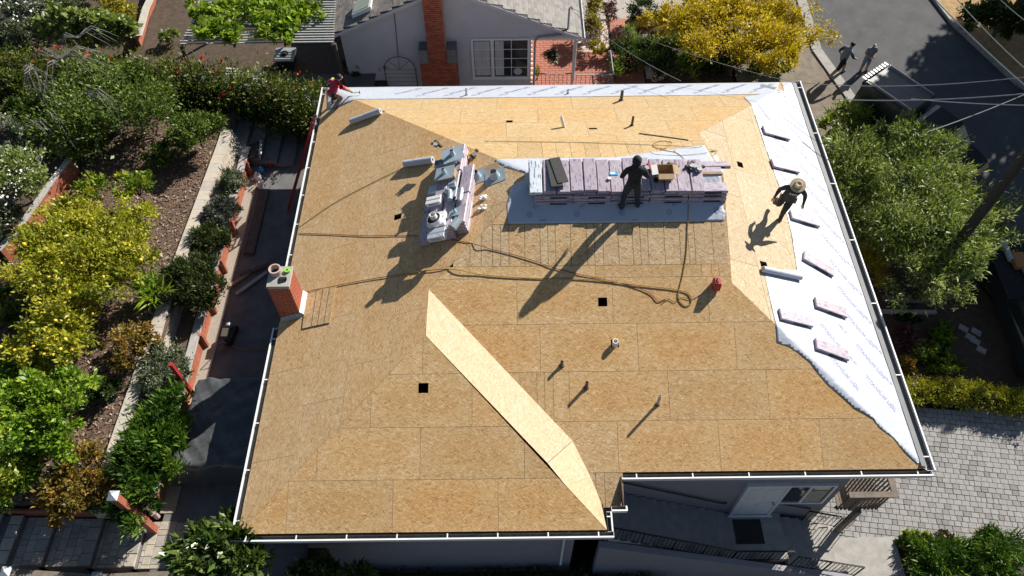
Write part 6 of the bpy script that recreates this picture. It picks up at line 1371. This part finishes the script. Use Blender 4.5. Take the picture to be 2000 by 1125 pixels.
# ------------------------------------------------------------------ people
M['jeans'] = plain('dark_denim', (.025, .035, .055), .85, .3, 15); M['redshirt'] = plain('red_shirt', (.42, .035, .07), .8, .15, 8); M['khaki'] = plain('khaki_trousers', (.24, .20, .16), .85, .2, 9); M['boot'] = plain('brown_boot', (.09, .06, .04), .7, .3)
M['greyshirt'] = plain('grey_tee', (.20, .23, .28), .85, .1); M['shorts'] = plain('blue_grey_shorts', (.16, .22, .30), .85, .12); M['hair'] = plain('dark_hair', (.015, .012, .01), .6, .3, 30); M['straw_hat'] = plain('straw_hat', (.62, .49, .30), .8, .15, 25); M['glovey'] = plain('yellow_glove', (.5, .55, .1), .7, .15)
M['blackpants'] = plain('black_trousers', (.02, .02, .022), .85, .25); M['blueshirt'] = plain('navy_top', (.03, .06, .11), .8, .2); M['whiteshoe'] = plain('blue_shoe', (.1, .3, .42), .6, .15)
def person(base, yaw, J, label, wear, scale=1.0, sole=None):
    """J: joint positions in body space (x right, y ahead, z up); wear: region -> material key"""
    cz_, sz_ = math.cos(yaw), math.sin(yaw); base = Vector(base)
    def W(p): x, y, z = (c_*scale for c_ in p); return Vector((x*cz_-y*sz_, x*sz_+y*cz_, z))
    P = {k_: Vector(v) for k_, v in J.items()}
    vs = []; es = []; rr = []; reg = []
    def vert(p, r): vs.append(W(p)); r = r if isinstance(r, tuple) else (r, r); q_ = scale*(1.0 if max(r) < .04 else 1.1 if .055 < max(r) < .1 and abs(p[2]-P['head'].z) < .2 else 1.36); rr.append((r[0]*q_, r[1]*q_)); return len(vs)-1
    def edge(a, b, r_): es.append((a, b)); reg.append(r_)
    pel = vert(P['pelvis'], (.145, .115)); wai = vert(P['pelvis'].lerp(P['chest'], .5), (.135, .10)); che = vert(P['chest'], (.16, .115)); edge(pel, wai, 'top'); edge(wai, che, 'top')
    nk = vert(P['neck'], .058); edge(che, nk, 'top'); hd_ = (P['head']-P['neck']).normalized()
    h1 = vert(P['neck'].lerp(P['head'], .45), .062); h2 = vert(P['head'], (.088, .098)); h3 = vert(P['head']+hd_*.085, (.075, .085)); edge(nk, h1, 'skin'); edge(h1, h2, 'head'); edge(h2, h3, 'head')
    fdir = Vector(J.get('face', (0, 1, 0))).normalized(); ns = vert(P['head']+fdir*.105-hd_*.015, .016); edge(h2, ns, 'head')
    for s_ in 'LR':
        sg = -1 if s_ == 'L' else 1
        sh = vert(P['sh'+s_], .068); el = vert(P['el'+s_], .047); um = vert(P['sh'+s_].lerp(P['el'+s_], .5), .056); wr = vert(P['wr'+s_], .032); fm = vert(P['el'+s_].lerp(P['wr'+s_], .35), .044)
        edge(che, sh, 'top'); edge(sh, um, 'sleeve'); edge(um, el, 'upperarm'); edge(el, fm, 'forearm'); edge(fm, wr, 'forearm')
        d = (P['wr'+s_]-P['el'+s_]).normalized(); sd = d.cross(Vector((0, 0, 1)));  sd = sd.normalized() if sd.length > .1 else Vector((1, 0, 0)); cl = Vector((0, 0, -1))
        pm_ = vert(P['wr'+s_]+d*.06, (.036, .02)); edge(wr, pm_, 'hand')
        for k_, (o_, ln_) in enumerate(((-.033, .062), (-.011, .075), (.011, .07), (.032, .055))):
            a = vert(P['wr'+s_]+d*(.06+ln_*.55)+sd*o_+cl*.006, .0095); b = vert(P['wr'+s_]+d*(.06+ln_)+sd*o_*1.1+cl*.032, .008); edge(pm_, a, 'hand'); edge(a, b, 'hand')
        a = vert(P['wr'+s_]+d*.045-sd*.045*sg+cl*.01, .0105); b = vert(P['wr'+s_]+d*.085-sd*.06*sg+cl*.025, .009); edge(wr, a, 'hand'); edge(a, b, 'hand')
        hp_ = vert(P['hip'+s_], .098); th = vert(P['hip'+s_].lerp(P['kn'+s_], .5), .085); kn = vert(P['kn'+s_], .062); cf_ = vert(P['kn'+s_].lerp(P['an'+s_], .35), .06); an_ = vert(P['an'+s_], .043)
        edge(pel, hp_, 'pants'); edge(hp_, th, 'pants'); edge(th, kn, 'pants'); edge(kn, cf_, 'shin'); edge(cf_, an_, 'shin')
        td = Vector(J.get('toe'+s_, (0.15*sg, 1, 0))).normalized(); t1 = vert(P['an'+s_]+td*.10+Vector((0, 0, -.045)), (.048, .04)); t2 = vert(P['an'+s_]+td*.17+Vector((0, 0, -.055)), (.042, .03)); hl_ = vert(P['an'+s_]-td*.045+Vector((0, 0, -.05)), .04)
        edge(an_, t1, 'shoe'); edge(t1, t2, 'shoe'); edge(an_, hl_, 'shoe')
    me = bpy.data.meshes.new('b'); me.from_pydata([tuple(v) for v in vs], es, []); o = bpy.data.objects.new('b', me); COL.objects.link(o)
    md = o.modifiers.new('s', 'SKIN'); md.branch_smoothing = .35
    sk_ = me.skin_vertices[0].data
    for i, r in enumerate(rr): sk_[i].radius = r
    sk_[0].use_root = True; o.modifiers.new('d', 'SUBSURF').levels = 1
    dg = bpy.context.evaluated_depsgraph_get(); dg.update(); ev = o.evaluated_get(dg); me2 = bpy.data.meshes.new_from_object(ev); bpy.data.objects.remove(o)
    keys = sorted(set(wear.values())); me2.materials.clear()
    for k_ in keys: me2.materials.append(M[k_])
    A = np.array([vs[a] for a, b in es]); B = np.array([vs[b] for a, b in es]); D = B-A; DD = np.maximum((D*D).sum(1), 1e-9); rad_ = np.array([(sum(rr[a])+sum(rr[b]))/4 for a, b in es])
    for p in me2.polygons:
        c_ = np.array(p.center); t = np.clip(((c_-A)*D).sum(1)/DD, 0, 1); di = np.linalg.norm(A+D*t[:, None]-c_, axis=1)/rad_; g = reg[int(di.argmin())]; p.material_index = keys.index(wear[g]); p.use_smooth = True
    r_ = empty('person', base, label, 'person'); b = bpy.data.objects.new('body', me2); COL.objects.link(b); b.parent = r_
    return r_, (lambda p: base+W(p))
def wear(top, sleeve, upperarm, forearm, hand, pants, shin, shoe, head='skin'): return dict(top=top, sleeve=sleeve, upperarm=upperarm, forearm=forearm, hand=hand, pants=pants, shin=shin, shoe=shoe, head=head, skin='skin')
# 1: dark hoodie, standing at the ridge bundles with his back to us
fl_, frr = onroof(1214, 411), onroof(1244, 407); b0_ = (fl_+frr)/2; zl, zr = fl_.z-b0_.z+.03, frr.z-b0_.z+.03
J = dict(pelvis=(0, .0, .98), chest=(0, .05, 1.36), neck=(0, .08, 1.52), head=(.01, .14, 1.66), shL=(-.21, .06, 1.44), shR=(.21, .06, 1.44), elL=(-.33, .06, 1.16), elR=(.34, .06, 1.16), wrL=(-.19, .3, 1.12), wrR=(.19, .3, 1.12),
         hipL=(-.1, .02, .92), hipR=(.1, .02, .92), knL=(-.17, .08, .5), knR=(.17, .08, .5), anL=((fl_-b0_).x/.985, (fl_-b0_).y/.985, zl+.085), anR=((frr-b0_).x/.985, (frr-b0_).y/.985, zr+.085), toeL=(-.5, .9, .3), toeR=(.5, .9, .3), face=(0, .9, -.4))
r_, W_ = person(b0_, 0, J, 'person in black hooded top and dark jeans working over the ridge bundles', wear('black', 'black', 'black', 'black', 'skin', 'jeans', 'jeans', 'boot'), .985)
g = MB(); c_ = W_((.01, .13, 1.66)); g.ball(c_, (.118, .135, .15), 14, 10); g.ball(W_((.005, .06, 1.53)), (.13, .12, .09), 12, 8); g.build('hood', M['black'], r_, smooth=True)
g = MB(); g.lathe(W_((0, .015, .93)), (0, 0, 1), [(0, .165), (.08, .17), (.2, .155)], 18, False, False); g.v = [(x, (y-W_((0, .015, 0)).y)*.8+W_((0, .015, 0)).y, z) for x, y, z in g.v]; g.build('hoodie_hem', M['black'], r_, smooth=True)
# 2: straw hat, walking on the paper
f1 = onroof(1523, 428)
J = dict(pelvis=(.02, .02, .95), chest=(-.04, .13, 1.33), neck=(-.05, .2, 1.48), head=(-.05, .29, 1.6), shL=(-.23, .14, 1.40), shR=(.15, .15, 1.42), elL=(-.37, .05, 1.15), elR=(.31, .03, 1.15), wrL=(-.4, .15, .92), wrR=(.38, .12, .9),
         hipL=(-.08, .02, .9), hipR=(.12, .02, .9), knL=(.0, .14, .5), knR=(.2, .05, .55), anL=(.0, .0, .1), anR=(.24, -.34, .42), toeR=(.2, .5, -.8), toeL=(0, 1, -.05), face=(.1, .8, -.6))
r_, W_ = person(f1+Vector((0, 0, .02)), PI-.35, J, 'person in straw hat and black printed sweatshirt stepping down the papered slope', wear('black', 'black', 'black', 'black', 'skin', 'blackpants', 'blackpants', 'boot'))
hc = W_((-.05, .28, 1.69)); ax_ = (W_((-.05, .29, 1.7))-W_((-.05, .23, 1.58))).normalized()
g = MB(); g.lathe(hc-ax_*.02, ax_, [(-.015, .2), (-.005, .205), (.0, .195), (.005, .11), (.06, .1), (.1, .09), (.115, .07), (.1, .03)], 20, False, True); hat = g.build('straw_hat', M['straw_hat'], r_, smooth=False); MB().lathe(hc-ax_*.02, ax_, [(.008, .113), (.03, .109)], 20, False, False).build('hat_band', M['black'], hat)
M['shirtprint'] = plain('white_print', (.6, .6, .62), .7, .1)
T = textmesh('E.BDI'); T2 = textmesh('ROOFING')
c_ = W_((-.03, .262, 1.30)); ux = (W_((-1, 0, 0))-W_((0, 0, 0))).normalized(); uy = (W_((0, .33, 1))-W_((0, 0, 0))).normalized(); un = ux.cross(uy)
if un.dot(CAM-c_) < 0: ux = -ux; un = -un
def chest(T, cc, sz): return [(lambda q: q-un*(abs(v[0]*sz)**2*1.6))(cc+ux*v[0]*sz+uy*v[1]*sz+un*.012) for v in T[0]]
mk('shirt_print', chest(T, c_, .085), T[1], M['shirtprint'], r_)
ar = MB(); ar.tube([c_-uy*.055+ux*t*.11-uy*.012*(1-t*t)+un*(.012-t*t*.02) for t in [k/5 for k in range(-5, 6)]], .004, 4); ar.build('shirt_print', M['shirtprint'], r_)
for s_ in (-1, 1): MB().obox(W_((.02+.17*s_, .06, .9)), W_((.06, 0, 0))-W_((0, 0, 0)), W_((0, .05, 0))-W_((0, 0, 0)), (0, 0, .1), .02).build('tool_pouch', M['boot'], r_)
g = MB(); g.lathe(W_((.02, .02, .98)), (0, 0, 1), [(-.03, .16), (.03, .16)], 18, False, False); g.build('tool_belt', M['boot'], r_)
# 3: red shirt, crouching at the back corner
f1 = onroof(652, 208)
J = dict(pelvis=(.0, .0, .46), chest=(.03, .24, .74), neck=(.05, .36, .87), head=(.08, .45, .97), shL=(-.17, .28, .82), shR=(.22, .26, .8), elL=(-.36, .28, .64), elR=(.3, .47, .56), wrL=(-.42, .48, .62), wrR=(.32, .62, .38),
         hipL=(-.1, .0, .48), hipR=(.1, .02, .48), knL=(-.14, .38, .46), knR=(.16, .3, .28), anL=(-.12, .06, .1), anR=(.12, -.1, .1), face=(.3, .8, -.5))
r_, W_ = person(f1+Vector((0, 0, .0)), rad(-38), J, 'person in red shirt crouching with a hammer at the back left roof corner', wear('redshirt', 'redshirt', 'skin', 'skin', 'glovey', 'khaki', 'khaki', 'boot'))
g = MB(); g.ball(W_((.075, .435, 1.0)), (.1, .105, .095), 12, 8); g.build('hair', M['hair'], r_, smooth=True); MB().obox(W_((.17, -.02, .5)), (.07, 0, 0), (0, .06, 0), (0, 0, .09), .02).build('tool_pouch', M['black'], r_)
h_ = W_((.33, .68, .30)); d = (W_((.9, .9, -.1))-W_((0, 0, 0))).normalized(); e_ = empty('claw_hammer', h_, 'hammer in the gloved hand of the crouching person', 'hammer'); MB().tube([h_-d*.1, h_+d*.2], .013, 6).build('handle', M['rafter'], e_); MB().bar(h_+d*.2+Vector((0, 0, .06)), h_+d*.2-Vector((0, 0, .06)), .025, .025, (1, 0, 0)).build('head', M['castiron'], e_)
# 4 and 5: two people standing by the truck
b4 = G(1684, 139); sc = min(1.0, hto(b4, 83)/1.74)
J = dict(pelvis=(0, 0, .95), chest=(0, .02, 1.34), neck=(0, .03, 1.5), head=(.0, .06, 1.63), shL=(-.2, .02, 1.42), shR=(.2, .02, 1.42), elL=(-.28, .02, 1.14), elR=(.28, .02, 1.14), wrL=(-.1, .24, 1.08), wrR=(.1, .24, 1.06),
         hipL=(-.1, 0, .9), hipR=(.1, 0, .9), knL=(-.14, .03, .5), knR=(.13, .03, .5), anL=(-.16, 0, .09), anR=(.14, 0, .09), face=(0, .9, .2))
person(b4, PI+.15, J, 'bald person in grey tee and blue grey shorts standing on the street', wear('greyshirt', 'greyshirt', 'skin', 'skin', 'skin', 'shorts', 'skin', 'boot'), sc)
b5 = G(1633, 147)
J = dict(pelvis=(0, 0, .9), chest=(0, .1, 1.28), neck=(0, .16, 1.43), head=(.0, .22, 1.55), shL=(-.2, .1, 1.36), shR=(.2, .1, 1.36), elL=(-.3, -.08, 1.12), elR=(.3, .25, 1.1), wrL=(-.34, .06, .9), wrR=(.3, .45, 1.0),
         hipL=(-.1, 0, .86), hipR=(.1, 0, .86), knL=(-.12, .3, .52), knR=(.12, -.12, .48), anL=(-.12, .38, .09), anR=(.12, -.42, .14), face=(0, 1, -.1))
r_, W_ = person(b5, rad(-75), J, 'person in dark top and black shorts striding past the truck under the yellow tree', wear('greyshirt', 'blueshirt', 'blueshirt', 'skin', 'skin', 'blackpants', 'skin', 'whiteshoe'), .95)
g = MB(); g.ball(W_((0, .2, 1.6)), (.1, .1, .09), 12, 8); g.build('hair', M['hair'], r_, smooth=True)
